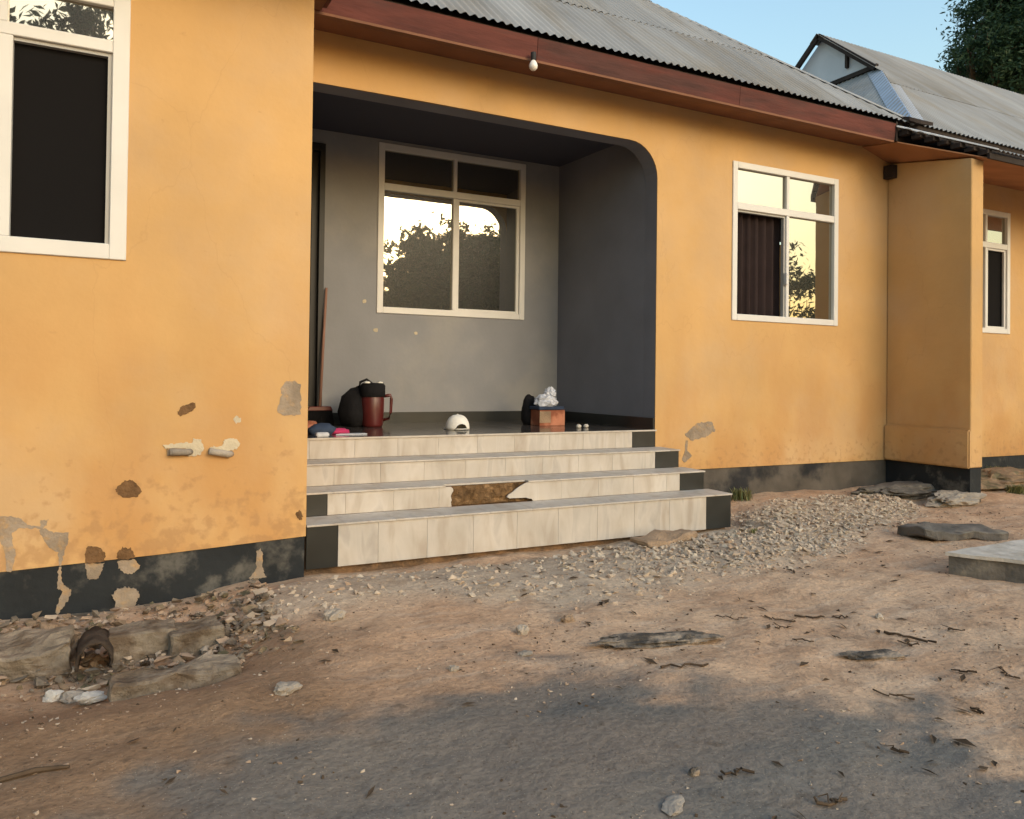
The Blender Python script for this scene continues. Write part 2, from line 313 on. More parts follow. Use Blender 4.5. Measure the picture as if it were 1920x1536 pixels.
for y in gy:
    for x in gx:
        gv.append((x, y, gh(x, y)))
        if abs(x) < 12 and -12 < y < 3:
            wob = .34*noise.noise((x*1.6, y*1.6, 9)) + .26*noise.noise((x*4.5+y, y*7, 3)) + .12*noise.noise((x*13, y*15, 3))
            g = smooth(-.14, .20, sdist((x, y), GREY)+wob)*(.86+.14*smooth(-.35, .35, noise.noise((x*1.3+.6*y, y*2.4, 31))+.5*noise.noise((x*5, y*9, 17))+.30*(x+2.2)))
        else: g = .3
        gr = smooth(1.25, .55, grav_d(x, y)+.25*noise.noise((x*4, y*4, 7)))
        bw = smooth(-2.9, -4.1, x+.5*noise.noise((x*.9, y*.9, 21))+.25*noise.noise((x*3, y*3, 5)))*smooth(-1.3, -2.2, y)
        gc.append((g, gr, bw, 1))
nx = len(gx); gf = [(j*nx+i, j*nx+i+1, (j+1)*nx+i+1, (j+1)*nx+i) for j in range(len(gy)-1) for i in range(nx-1)]
def ground_mat():
    m = bpy.data.materials.new('sandy_earth'); m.use_nodes = True; t = m.node_tree; b = t.nodes['Principled BSDF']; N = t.nodes.new; L = t.links.new
    b.inputs['Roughness'].default_value = .95; b.inputs['Specular IOR Level'].default_value = .12
    co = N('ShaderNodeTexCoord'); at = N('ShaderNodeAttribute'); at.attribute_name = 'soil'; sp = N('ShaderNodeSeparateColor'); L(at.outputs['Color'], sp.inputs[0])
    def nz(scale, lo, hi, det=8, vec=None, dist=0):
        n = N('ShaderNodeTexNoise'); n.inputs['Scale'].default_value = scale; n.inputs['Detail'].default_value = det; n.inputs['Roughness'].default_value = .62; n.inputs['Distortion'].default_value = dist; L(vec or co.outputs['Object'], n.inputs[0])
        r = N('ShaderNodeMapRange'); r.interpolation_type = 'SMOOTHSTEP'; r.inputs[1].default_value = lo; r.inputs[2].default_value = hi; L(n.outputs[0], r.inputs[0]); return r.outputs[0], n.outputs[0]
    def mix(f, a, c, blend='MIX'):
        x = N('ShaderNodeMix'); x.data_type = 'RGBA'; x.blend_type = blend
        if isinstance(f, (int, float)): x.inputs[0].default_value = f
        else: L(f, x.inputs[0])
        for k, s in ((6, a), (7, c)):
            if isinstance(s, tuple): x.inputs[k].default_value = (*s, 1)
            else: L(s, x.inputs[k])
        return x.outputs[2]
    def mul(a, c):
        x = N('ShaderNodeMath'); x.operation = 'MULTIPLY'
        for k, s in ((0, a), (1, c)):
            if isinstance(s, (int, float)): x.inputs[k].default_value = s
            else: L(s, x.inputs[k])
        return x.outputs[0]
    n1, _ = nz(.9, .38, .62); n2, r2 = nz(4.5, .45, .68); n3, r3 = nz(38, .3, .7); n4, r4 = nz(11, .56, .72)
    mp = N('ShaderNodeMapping'); mp.inputs['Rotation'].default_value = (0, 0, R(28)); mp.inputs['Scale'].default_value = (1.2, 6.5, 1); L(co.outputs['Object'], mp.inputs[0])
    n5, r5 = nz(1.6, .48, .70, vec=mp.outputs[0])
    sand = mix(n1, (.55, .37, .240), (.48, .30, .185)); sand = mix(mul(n2, .5), sand, (.25, .145, .085)); sand = mix(mul(n5, .45), sand, (.56, .43, .32))
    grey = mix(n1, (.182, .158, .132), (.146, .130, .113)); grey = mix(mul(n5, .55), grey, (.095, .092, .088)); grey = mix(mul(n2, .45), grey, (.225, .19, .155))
    grit = mix(n2, (.44, .34, .25), (.34, .25, .175))
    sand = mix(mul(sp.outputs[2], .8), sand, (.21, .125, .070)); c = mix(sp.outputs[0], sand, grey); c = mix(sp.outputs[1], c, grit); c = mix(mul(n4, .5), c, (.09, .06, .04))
    mr = N('ShaderNodeMapRange'); mr.inputs[1].default_value = .2; mr.inputs[2].default_value = .8; mr.inputs[3].default_value = .72; mr.inputs[4].default_value = 1.28; L(r3, mr.inputs[0]); c = mix(1.0, c, mr.outputs[0], 'MULTIPLY')
    for scl, lo, col_, amt in ((70, .20, (.07, .045, .03), .55), (110, .16, (.55, .45, .34), .5), (26, .13, (.10, .065, .042), .6)):
        vo = N('ShaderNodeTexVoronoi'); vo.inputs['Scale'].default_value = scl; L(co.outputs['Object'], vo.inputs['Vector'])
        st = N('ShaderNodeMapRange'); st.inputs[1].default_value = lo+.05; st.inputs[2].default_value = lo-.03; L(vo.outputs['Distance'], st.inputs[0])
        sc = N('ShaderNodeSeparateColor'); L(vo.outputs['Color'], sc.inputs[0]); th = N('ShaderNodeMath'); th.operation = 'GREATER_THAN'; L(sc.outputs[0], th.inputs[0]); th.inputs[1].default_value = .72
        c = mix(mul(mul(st.outputs[0], th.outputs[0]), amt), c, col_)
    L(c, b.inputs['Base Color'])
    hs = N('ShaderNodeMath'); hs.operation = 'ADD'; L(r3, hs.inputs[0]); L(mul(r4, 1.5), hs.inputs[1])
    bp = N('ShaderNodeBump'); bp.inputs['Strength'].default_value = .5; bp.inputs['Distance'].default_value = .022; L(hs.outputs[0], bp.inputs['Height']); L(bp.outputs[0], b.inputs['Normal'])
    return m
ground = meshobj('ground', gv, gf, ground_mat(), smooth=True); ground['kind'] = 'structure'
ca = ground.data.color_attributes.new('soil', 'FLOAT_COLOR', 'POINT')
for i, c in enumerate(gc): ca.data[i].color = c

# ------------------------------------------------------------------ the house
house = thing('house', 'long ochre bungalow with tiled steps up to a grey recessed porch', 'house')
FX1 = KX+.09
# facade with porch opening and window opening
arch = [(WC-.02, ZF-.62), (0, ZF-.62), (-.0, 3.03)]
for k in range(1, 9):
    w = math.pi/2*k/8; arch.append((-.30+.30*math.cos(w), 3.03+.31*math.sin(w)))
arch += [(-2.2, ZL+.004), (WC+.12, ZL-.002), (WC+.12, ZL-.002)]
facade = holed_wall('wall', [(WC-.02, WT), (WC-.02, ZL-.002), *arch[::-1][2:-2], (0, .36), (FX1, .35), (FX1, WT)], [rect(.897, 2.354, 1.777, 3.318)], 0, .18, M['ochre'], house)
facade['label'] = 'ochre front wall with an arched porch opening'
MB().box((.0, .012, -.2), (FX1, .17, .36)).build('plinth', M['plinth_worn'], house)
# wing: front and side
WWX0, WWX1, WWZ0, WWZ1 = -5.88, -4.334, 1.825, 3.31
wing = holed_wall('wall', [(-9.0, .15), (-4.9, .15), (-4.13, .172), (WC, .208), (WC, WT), (-9.0, WT)], [rect(WWX0, WWX1, WWZ0, WWZ1)], WY, WY+.18, M['ochre'], house)
MB().box((WC-.18, WY+.182, .208), (WC-.002, -.002, WT)).build('wall', M['ochre'], house)
MB().box((-9.0, WY+.010, -.5), (WC-.006, WY+.17, .21)).build('plinth', M['plinth'], house)
MB().box((WC-.17, WY+.172, -.4), (WC-.012, -.004, .206)).build('plinth', M['plinth'], house)
# porch interior
BXR = -.10
PW = (-2.134, -.517, 1.808, 3.468)
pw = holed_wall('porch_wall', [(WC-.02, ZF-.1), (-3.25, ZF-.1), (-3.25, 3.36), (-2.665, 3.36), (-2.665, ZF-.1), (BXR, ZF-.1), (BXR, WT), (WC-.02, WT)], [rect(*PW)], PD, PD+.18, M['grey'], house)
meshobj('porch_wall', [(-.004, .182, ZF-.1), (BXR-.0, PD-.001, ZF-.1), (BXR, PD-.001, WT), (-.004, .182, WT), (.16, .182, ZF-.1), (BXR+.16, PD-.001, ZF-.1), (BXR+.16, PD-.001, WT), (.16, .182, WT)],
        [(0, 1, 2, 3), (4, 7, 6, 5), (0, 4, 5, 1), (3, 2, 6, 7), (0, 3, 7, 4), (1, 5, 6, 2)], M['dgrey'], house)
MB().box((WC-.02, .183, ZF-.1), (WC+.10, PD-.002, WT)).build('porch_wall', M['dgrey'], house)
MB().box((WC-.02, .184, 3.50), (.1, PD-.003, 3.56)).build('porch_ceiling', M['ceil'], house)
# inner jamb reveal of the arch in the same shaded grey
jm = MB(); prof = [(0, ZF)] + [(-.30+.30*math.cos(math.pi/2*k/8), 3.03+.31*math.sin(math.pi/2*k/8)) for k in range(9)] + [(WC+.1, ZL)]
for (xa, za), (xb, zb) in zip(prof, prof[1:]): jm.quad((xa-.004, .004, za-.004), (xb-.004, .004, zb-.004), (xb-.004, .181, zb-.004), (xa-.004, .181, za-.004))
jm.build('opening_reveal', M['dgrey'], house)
# rear and side shell so that the rooms are closed
MB().box((-9.0, 5.2, -.2), (9.6, 5.38, WT)).build('wall', M['ochre'], house)
MB().box((-9.0, WY+.182, -.2), (-8.82, 5.198, WT)).build('wall', M['ochre'], house)
MB().box((-8.8, .2, WT-.1), (FX1, 5.19, WT-.06)).build('ceiling', M['ceil'], house)
# door at the porch's far end
dr = MB().box((-3.25, PD+.05, ZF), (-2.68, PD+.09, 3.34)).build('door', M['door'], house)
MB().box((-2.70, PD-.02, ZF), (-2.652, PD+.11, 3.37)).build('door_frame', M['door'], dr)
MB().box((-3.25, PD-.02, 3.30), (-2.702, PD+.11, 3.37)).build('door_frame', M['door'], dr)
for z0, z1 in ((.95, 1.7), (1.85, 2.75)): MB().box((-3.18, PD+.035, z0), (-2.76, PD+.052, z1)).build('door_panel', M['door'], dr, bevel=.008)
# skirting
MB().box((-2.65, PD-.014, ZF), (BXR, PD-.001, ZF+.105)).build('skirting', M['blacktile'], house)
meshobj('skirting', [(-.018, .008, ZF), (BXR-.012, PD-.015, ZF), (BXR-.012, PD-.015, ZF+.105), (-.018, .008, ZF+.105), (-.005, .008, ZF), (BXR, PD-.015, ZF), (BXR, PD-.015, ZF+.105), (-.005, .008, ZF+.105)],
        [(0, 1, 2, 3), (4, 7, 6, 5), (0, 4, 5, 1), (3, 2, 6, 7), (0, 3, 7, 4), (1, 5, 6, 2)], M['blacktile'], house)

# floor tiles
fl = MB().box((WC, .014, ZF-.3), (-.01, PD, ZF-.012)).build('porch_floor', M['grout'], house)
n = 8; tw = (-.01-WC-.10)/n
for i in range(n):
    for j in range(4):
        y0 = .004+j*(PD-.02)/4; y1 = y0+(PD-.02)/4-.004; x0 = WC+.10+i*tw; x1 = x0+tw-.004
        lim = 0 if j == 0 else -.04*j
        x1 = min(x1, lim-.004)
        if x1-x0 > .03: MB().box((x0, y0, ZF-.011), (x1, y1, ZF)).build('tile', M['floortile'], fl)

# ---- front steps
XL = WC+.004
steps = MB()
for k in range(4):
    zt = ZF-k*RIS-.012; y = -k*TR; xr = .037*k-.004
    if k == 0: steps.box((XL, y+.012, 0.02), (xr-.01, .013, zt))
    else: steps.box((XL, y+.055, -.08 if k == 3 else .02), (xr, y+TR+.010, zt))
steps = steps.build('front_steps', M['core'], house)
TE = [-3.118]
def tile(x0, x1, y, z0, z1, m, nm='tile', t=.010):
    MB().box((x0, y, z0), (x1, y+t, z1)).build(nm, M[m], steps, bevel=.0015)
for k in range(4):
    zt = ZF-k*RIS; zb = zt-RIS+.001 if k < 3 else -.0; y = -k*TR; xr = .037*k+.006
    bt = .255                                               # black end tile width
    tile(xr-bt, xr, y, zb, zt-.013, 'blacktile')
    if k > 1: tile(XL, -3.118, y, zb, zt-.013, 'blacktile')
    x = -3.115 if k > 1 else XL; off = [.20, .31, .12, .26][k]; w = .335; first = True
    while x < xr-bt-.004:
        x1 = x+(off if first else w); first = False
        if xr-bt-.003-x1 < .09: x1 = xr-bt-.003
        x1 = min(x1, xr-bt-.003)
        if k == 2:                                           # the broken stretch
            hx0, hx1 = on(848, 925, 1, y).x, on(985, 925, 1, y).x
            if x1 <= hx0 or x >= hx1: tile(x, x1-.0008, y, zb, zt-.013, 'marble')
            else:
                if x < hx0-.03:
                    hj = random.Random(4); MB().prism([(x, y, zb), (hx0-.004, y, zb)]+[(hx0+hj.uniform(-.012, .010), y, zb+(zt-.013-zb)*q/9) for q in range(1, 9)]+[(hx0-.010, y, zt-.013), (x, y, zt-.013)], (0, .010, 0)).build('tile', M['marble'], steps)
                if x1 > hx1:
                    tip = on(948, 937, 1, y).x; tip2 = on(997, 945, 1, y).x
                    if x1 < tip2+.05: x1 = tip2+.12
                    MB().prism([(on(988, 897, 1, y).x, y, zt-.013), (on(979, 903, 1, y).x, y, zt-.03), (on(974, 912, 1, y).x, y, zt-.042), (on(966, 918, 1, y).x, y, zt-.062), (on(962, 926, 1, y).x, y, zt-.078), (tip+.02, y, zb+.055), (tip+.012, y, zb+.040), (tip+.035, y, zb+.030), (tip2-.05, y, zb+.028), (tip2-.02, y, zb+.018), (tip2, y, zb+.016), (tip2+.01, y, zb), (x1-.0008, y, zb), (x1-.0008, y, zt-.013)], (0, .010, 0)).build('tile', M['marble'], steps)
        else: tile(x, x1-.0008, y, zb, zt-.013, 'marble')
        x = x1
    # treads: pale nosing tiles
    yb = (y+TR-.002) if k else .0
    if k:
        x = XL; first = True
        while x < xr+.008:
            x1 = min(x+(.24 if first else .335), xr+.008); first = False
            hx = (on(835, 900, 1, y).x, on(990, 900, 1, y).x)
            if k == 2 and x1 > hx[0] and x < hx[1]:
                MB().box((x, y+.045, zt-.012), (x1-.0008, yb, zt)).build('tile', M['marble'], steps)
                if x < hx[0]: MB().box((x, y-.010, zt-.012), (hx[0], y+.044, zt)).build('tile', M['marble'], steps)
                if x1 > hx[1]: MB().box((hx[1], y-.010, zt-.012), (x1-.0008, y+.044, zt)).build('tile', M['marble'], steps)
            else: MB().box((x, y-.010, zt-.012), (x1-.0008, yb, zt)).build('tile', M['marble'], steps, bevel=.0015)
            x = x1
    else:
        MB().box((XL, -.010, ZF-.012), (xr+.006, .003, ZF+.001)).build('edge_trim', M['marble'], steps)
# rough broken core inside the hole
hx0, hx1 = on(848, 925, 1, -2*TR).x, on(990, 925, 1, -2*TR).x
cv = []; cf = []; nxx, nzz = 26, 9
for j in range(nzz+1):
    for i in range(nxx+1):
        x = hx0-.02+(hx1-hx0+.05)*i/nxx; z = ZF-3*RIS+.004+(RIS-.02)*j/nzz
        cv.append((x, -2*TR+.030+.018*noise.noise((x*22, z*22, 3))+.016*noise.noise((x*9, z*7, 1)), z))
for j in range(nzz):
    for i in range(nxx): a = j*(nxx+1)+i; cf.append((a, a+1, a+nxx+2, a+nxx+1))
meshobj('broken_core', cv, cf, M['brokencore'], steps, smooth=False)

# ---- windows
def window(parent, x0, x1, z0, z1, y, zt, xm, panes, label=None, fw=.062, sash=None):
    """frame mesh with pane / sash / track children.  panes: dict of name->('glass'|'open') for tl,tr,bl,br"""
    f = MB(); yf = y-.014; yb = y+.06
    f.box((x0, yf, z0), (x0+fw, yb, z1)); f.box((x1-fw, yf, z0), (x1, yb, z1))
    f.box((x0+fw, yf, z1-fw), (x1-fw, yb, z1)); f.box((x0+fw, yf, z0), (x1-fw, yb, z0+fw))
    f.box((x0+fw, yf+.002, zt-.034), (x1-fw, yb, zt+.034))
    for a, b in ((z0+fw, zt-.034), (zt+.034, z1-fw)): f.box((xm-.02, yf+.005, a), (xm+.02, yb, b))
    o = f.build('window', M['alu'], parent, bevel=.004)
    if label: o['label'] = label
    cells = {'tl': (x0+fw, xm-.02, zt+.034, z1-fw), 'tr': (xm+.02, x1-fw, zt+.034, z1-fw), 'bl': (x0+fw, xm-.02, z0+fw, zt-.034), 'br': (xm+.02, x1-fw, z0+fw, zt-.034)}
    for k, (a, b, c, d) in cells.items():
        kind = panes[k]
        if kind[0] == 'g':
            MB().box((a, y+.022, c), (b, y+.027, d)).build('pane', M['glass'], o)
        else:
            MB().box((a, y+.045, c), (b, y+.048, d)).build('insect_screen', M['mesh'], o)
        if 's' in kind:                                   # sliding sash rim
            s = MB(); sw = .034
            s.box((a, y+.006, c), (a+sw, y+.035, d)); s.box((b-sw, y+.006, c), (b, y+.035, d)); s.box((a+sw, y+.006, c), (b-sw, y+.035, c+sw*.7)); s.box((a+sw, y+.006, d-sw*.7), (b-sw, y+.035, d))
            s.build('sash', M['alu'], o, bevel=.003)
        if 't' in kind:                                   # exposed track of a slid-open leaf
            s = MB(); s.box((b-.022, y+.008, c), (b, y+.044, d)); s.box((a, y+.008, d-.02), (b-.022, y+.044, d)); s.build('track', M['alu2'], o)
    return o
w1 = window(house, PW[0], PW[1], PW[2], PW[3], PD, 3.045, -1.325, {'tl': 'g', 'tr': 'g', 'bl': 'g', 'br': 'gs'}, 'white framed window at the back of the porch')
w2 = window(house, .897, 2.354, 1.777, 3.318, 0, 2.89, 1.63, {'tl': 'g', 'tr': 'g', 'bl': 'ot', 'br': 'g'}, 'white framed window with its lower leaf slid open')
w3 = window(house, WWX0, WWX1, WWZ0, WWZ1, WY, 3.005, -4.93, {'tl': 'g', 'tr': 'g', 'bl': 'g', 'br': 'ot'}, 'white framed wing window, lower leaf open', fw=.085)
MB().box((-4.955, WY-.010, WWZ0+.085), (-4.885, WY+.055, 2.971)).build('sash', M['alu'], w3, bevel=.003)
h = MB().box((1.590, -.032, 2.16), (1.618, .004, 2.28)).build('latch', M['alu'], w2, bevel=.004)
# curtain behind the open leaf
cv = []; cf = []
for i in range(41):
    x = .93+.68*i/40; yy = .11+.025*math.sin(i*1.05)+.008*math.sin(i*2.3)
    cv += [(x, yy, 1.82), (x, yy, 2.87)]
    if i: a = 2*(i-1); cf.append((a, a+2, a+3, a+1))
bpy.data.objects.remove([c for c in w2.children if c.name.startswith('insect_screen')][0])
meshobj('curtain', cv, cf, M['curtain'], w2, smooth=True)

# ---- roof of the house
def sheet(name, ax, u0, u1, lo, hi, tf, m, parent, lift=0, pitch=.076, amp=.010, sub=6):
    """corrugated sheet; u runs along the eave, s up the slope (horizontal run). lo(u), hi(u) clip. tf(u,s,h)->3-D"""
    n = max(2, int(round((u1-u0)/pitch*sub))); v = []; f = []; ok = []
    for i in range(n+1):
        u = u0+(u1-u0)*i/n; a, b = lo(u), hi(u); h = amp*math.cos(2*math.pi*u/pitch)+lift
        v += [tf(u, a, h), tf(u, max(a, b), h)]; ok.append(b > a+.001)
    for i in range(n):
        if ok[i] or ok[i+1]: f.append((2*i, 2*i+2, 2*i+3, 2*i+1))
    if not f: return None
    return meshobj(name, v, f, m, parent, smooth=True)
ct, st_ = math.cos(math.atan(PM)), math.sin(math.atan(PM))
def lay(parent, u0, u1, rows, lo, hi, tf, seed=0, width=.76):
    rnd = random.Random(seed); u = u0
    while u < u1-.02:
        w = min(width, u1-u)
        for r, (sa, sb) in enumerate(rows):
            jit = rnd.uniform(-.012, .012) if r == 0 else 0
            sheet('roof_sheet', 0, u, u+w+(.05 if u+w < u1-.01 else 0), lambda q: max(sa+jit, lo(q)), lambda q: min(sb, hi(q)), tf, M['tin'], parent, lift=.012+.006*r+rnd.uniform(0, .004))
        u += w
RID = 2.42                                                    # ridge y
def tf_front(u, s, h): return (u, EY+s-h*st_, EZ+PM*s+h*ct)
roof = MB()
RW = RID-EY
roof.v = [(-9.4, EY+.03, EZ-.02), (HX-.02, EY+.03, EZ-.02), (HX-RW, RID, EZ+PM*RW-.03), (-6, RID, EZ+PM*RW-.03), (HX-.02, 2*RID-EY, EZ-.02), (-9.4, 2*RID-EY, EZ-.02)]
roof.f = [(0, 1, 2, 3), (1, 4, 2), (2, 4, 5, 3), (0, 3, 5)]
roof = roof.build('roof', M['wood'], house)
rows = [(-.0, 1.05), (.97, 2.0), (1.92, RW)]
lay(roof, -5.6, HX, rows, lambda x: max(0, WEX-x), lambda x: min(RW, HX-x), tf_front, 3)
def tf_hip(u, s, h): return (HX-s+h*st_, u, EZ+PM*s+h*ct)
lay(roof, EY, 2*RID-EY, [(0, RW)], lambda y: 0, lambda y: min(y-EY, 2*RID-EY-y), tf_hip, 4)
def tf_back(u, s, h): return (u, 2*RID-EY-s+h*st_, EZ+PM*s+h*ct)
lay(roof, -6.0, HX, [(0, RW)], lambda x: 0, lambda x: min(RW, HX-x), tf_back, 5, width=2.2)
# wing slopes
RWX = -5.9; RWW = WEX-RWX
def tf_wr(u, s, h): return (WEX-s+h*st_, u, EZ+PM*s+h*ct)
lay(roof, WEY, 2.3, [(0, RWW)], lambda y: max(0, y-EY) if y > EY else 0, lambda y: min(RWW, y-WEY), tf_wr, 6, width=1.5)
def tf_wf(u, s, h): return (u, WEY+s-h*st_, EZ+PM*s+h*ct)
lay(roof, 2*RWX-WEX, WEX, [(0, RWW)], lambda x: 0, lambda x: min(WEX-x, x-(2*RWX-WEX)), tf_wf, 7, width=1.5)
def capstrip(a, b, w, m, parent, n1, n2, name='ridge_cap'):
    """bent strip along a-b, its two flaps running along n1 and n2"""
    a, b, n1, n2 = Vector(a), Vector(b), Vector(n1).normalized(), Vector(n2).normalized(); u = Vector((0, 0, .022))
    return meshobj(name, [a+u, b+u, b+u+n1*w, a+u+n1*w, a+u+n2*w, b+u+n2*w], [(0, 1, 2, 3), (1, 0, 4, 5)], m, parent)
capstrip((HX+.02, EY-.02, EZ), (HX-RW, RID, EZ+PM*RW), .14, M['tin'], roof, (-1, 0, 0), (0, 1, 0))
capstrip((HX-RW, RID, EZ+PM*RW), (-6, RID, EZ+PM*RW), .16, M['tin'], roof, (0, -1, -PM), (0, 1, -PM))
# fascia boards and soffit
fx = [WC-.02, -1.50, .58, 2.68]
for i in range(3):
    o = MB().prism([(fx[i]+.002, -.395, 3.668), (fx[i]+.002, -.420, 3.668), (fx[i]+.002, -.438, 3.838), (fx[i]+.002, -.412, 3.838)], (fx[i+1]-fx[i]-.004, 0, 0)).build('fascia_board', M['fascia'], house)
MB().prism([(WC, -.002, 3.745), (WC, -.002, 3.722), (WC, -.393, 3.655), (WC, -.393, 3.680)], (2.68-WC, 0, 0)).build('soffit', M['soffit'], house)
MB().prism([(WC, -.425, 3.648), (WC, -.37, 3.646), (WC, -.37, 3.666), (WC, -.425, 3.666)], (2.665-WC, 0, 0)).build('soffit_batten', M['soffit'], house)
MB().prism([(2.682, -.435, 3.662), (2.682, -.02, 3.73), (2.682, -.02, 3.86), (2.682, -.435, 3.86)], (.026, 0, 0)).build('fascia_board', M['wood'], house)
# wing fascia and soffit
MB().box((-9.4, WEY+.03, 3.67), (WEX-.03, WEY+.055, 3.84)).build('fascia_board', M['fascia'], house)
MB().box((WEX-.055, WEY+.057, 3.67), (WEX-.03, EY-.02, 3.84)).build('fascia_board', M['fascia'], house)
MB().box((-9.4, WEY+.057, 3.67), (WEX-.057, WY+.10, 3.695)).build('soffit', M['soffit'], house)
MB().box((WC+.002, WY+.102, 3.67), (WEX-.057, -.43, 3.695)).build('soffit', M['soffit'], house)

# ---- wear: bare patches, holes, drips (outlines measured on the wall they belong to)
def patch(px, y, m, name='bare_patch', proud=.0025, jag=1.2, label=None, parent=house, n=8):
    pts = []
    for i in range(len(px)):
        (a, b), (c, d) = px[i], px[(i+1) % len(px)]
        for k in range(n):
            t = k/n; u = a+(c-a)*t; v = b+(d-b)*t
            pts.append((u+jag*(2.2*noise.noise((u*.21, v*.21, 1))+1.6*noise.noise((u*.7, v*.7, 4))), v+jag*(2.2*noise.noise((u*.21, v*.21, 9))+1.6*noise.noise((u*.7, v*.7, 6)))))
    P = [on(u, v, 1, y-proud) for u, v in pts]
    bm = bmesh.new(); vs = [bm.verts.new(p) for p in P]; es = [bm.edges.new((vs[i], vs[(i+1) % len(vs)])) for i in range(len(vs))]
    bmesh.ops.triangle_fill(bm, use_beauty=True, edges=es)
    r = bmesh.ops.extrude_face_region(bm, geom=bm.faces[:]); 
    for v in [e for e in r['geom'] if isinstance(e, bmesh.types.BMVert)]: v.co.y += proud+.003
    bmesh.ops.recalc_face_normals(bm, faces=bm.faces)
    me = bpy.data.meshes.new(name); bm.to_mesh(me); bm.free(); me.materials.append(M[m]); o = link(bpy.data.objects.new(name, me), parent)
    if label: o['label'] = label
    return o
def z5(l): return [(x/3, 640+y/3) for x, y in l]
patch(z5([(-60, 985), (60, 984), (110, 995), (160, 1035), (225, 1042), (232, 1005), (268, 1000), (262, 1035), (238, 1055), (120, 1052), (70, 1075), (66, 1130), (88, 1185), (80, 1250), (62, 1296), (40, 1296), (30, 1200), (5, 1130), (-60, 1100)]), WY, 'plaster')
patch(z5([(215, 1060), (250, 1052), (300, 1078), (388, 1074), (380, 1150), (362, 1180), (350, 1240), (346, 1262), (330, 1262), (328, 1190), (275, 1160)]), WY, 'plaster')
patch(z5([(330, 1268), (346, 1266), (345, 1345), (362, 1375), (402, 1398), (398, 1430), (360, 1490), (322, 1536), (306, 1530), (338, 1440), (352, 1405), (322, 1392)]), WY+.010, 'plaster')
patch(z5([(478, 1180), (500, 1150), (565, 1158), (592, 1195), (588, 1238), (480, 1248)]), WY, 'mud')
patch(z5([(480, 1252), (588, 1246), (570, 1290), (550, 1338), (492, 1338)]), WY+.010, 'plaster')
patch(z5([(655, 1190), (690, 1160), (735, 1165), (760, 1205), (755, 1222), (665, 1230)]), WY, 'mud')
patch(z5([(660, 1236), (762, 1226), (790, 1268), (755, 1302), (705, 1310), (672, 1280)]), WY+.010, 'plaster')
patch(z5([(632, 1430), (650, 1398), (700, 1386), (768, 1398), (785, 1435), (762, 1468), (755, 1560), (645, 1560), (648, 1470)]), WY+.010, 'plaster', proud=.018)
patch(z5([(1445, 1185), (1462, 1165), (1480, 1190), (1476, 1280), (1500, 1330), (1400, 1335), (1435, 1290)]), WY+.010, 'plaster')
patch(z5([(648, 830), (690, 792), (730, 780), (770, 800), (795, 845), (770, 876), (700, 880), (660, 860)]), WY, 'mud')
patch(z5([(995, 400), (1020, 365), (1090, 342), (1103, 370), (1060, 405), (1010, 418)]), WY, 'mud')
patch(z5([(1558, 400), (1585, 300), (1578, 265), (1610, 225), (1660, 222), (1693, 245), (1692, 412), (1600, 418)]), WY, 'plaster')
patch(z5([(1664, 962), (1685, 950), (1703, 975), (1696, 1008), (1672, 995)]), WY, 'mud')
patch(z5([(1310, 440), (1330, 418), (1355, 430), (1352, 455), (1325, 462)]), WY, 'putty')
patch(z5([(915, 585), (1000, 572), (1075, 570), (1090, 548), (1130, 550), (1148, 600), (1130, 640), (1060, 650), (1040, 612), (930, 606)]), WY, 'putty', proud=.006)
patch(z5([(1180, 600), (1250, 588), (1262, 552), (1330, 545), (1352, 580), (1330, 606), (1270, 622)]), WY, 'putty', proud=.006)
patch(z5([(940, 600), (1045, 600), (1050, 645), (942, 645)]), WY, 'plaster', proud=.012, jag=.4, name='pipe_stub')
patch([(1284, 815), (1305, 795), (1335, 790), (1342, 808), (1322, 820), (1296, 827)], 0, 'plaster')
patch([(1286, 826), (1290, 826), (1289, 845), (1298, 855), (1284, 868), (1278, 862), (1284, 848)], 0, 'plaster', jag=.5)
for u, v, r in ((683, 565, 5), (705, 619, 5), (780, 625, 4)):
    patch([(u+r*math.cos(k)*random.uniform(.7, 1.1), v+r*.9*math.sin(k)*random.uniform(.7, 1.1)) for k in (0, .9, 1.8, 2.7, 3.6, 4.5, 5.4)], PD, 'putty', jag=.2, n=1, proud=.003)
# small overflow pipes poking through the putty
for (u0, v0, u1, v1) in ((318, 848, 352, 848), (392, 846, 428, 852)):
    a = on(u0, v0, 1, WY-.035); b = on(u1, v1, 1, WY-.02)
    MB().tube([a, b, Vector((b.x+.02, WY+.01, b.z))], [.020, .020, .019], 10).build('overflow_pipe', M['stone'], house, smooth=True)

# ------------------------------------------------------------------ adjoining house
adj = thing('adjoining_house', 'ochre house end with a fin wall and dutch gable tin roof', 'house')
AW = (4.42, 5.372, 1.80, 3.285)
holed_wall('wall', [(FX1+.002, .32), (9.6, .30), (9.6, 3.72), (FX1+.002, 3.72)], [rect(*AW)], 0, .18, M['ochre'], adj)
MB().box((FX1+.004, .012, -.2), (9.6, .17, .318)).build('plinth', M['plinth'], adj)
MB().box((9.42, .182, -.2), (9.6, 5.19, WT)).build('wall', M['ochre'], adj)
FW = .19
fin = MB(); prof = [(-.004, .36), (FINY, .36), (FINY, 3.425), (-.004, 3.59)]
fin.prism([(KX, y, z) for y, z in prof], (FW, 0, 0)); fin.build('fin_wall', M['ochre'], adj, bevel=.008)
MB().prism([(KX-.045, y, z) for y, z in [(-.004, .355), (FINY-.012, .355), (FINY-.012, .735), (-.004, .735)]] , (.0445, 0, 0)).build('dado', M['ochre'], adj, bevel=.014, seg=2)
MB().box((KX+.008, FINY+.01, -.2), (KX+FW-.008, .005, .358)).build('plinth', M['plinth'], adj)
w4 = window(adj, *AW, 0, 2.86, 4.9, {'tl': 'g', 'tr': 'g', 'bl': 'g', 'br': 'os'})
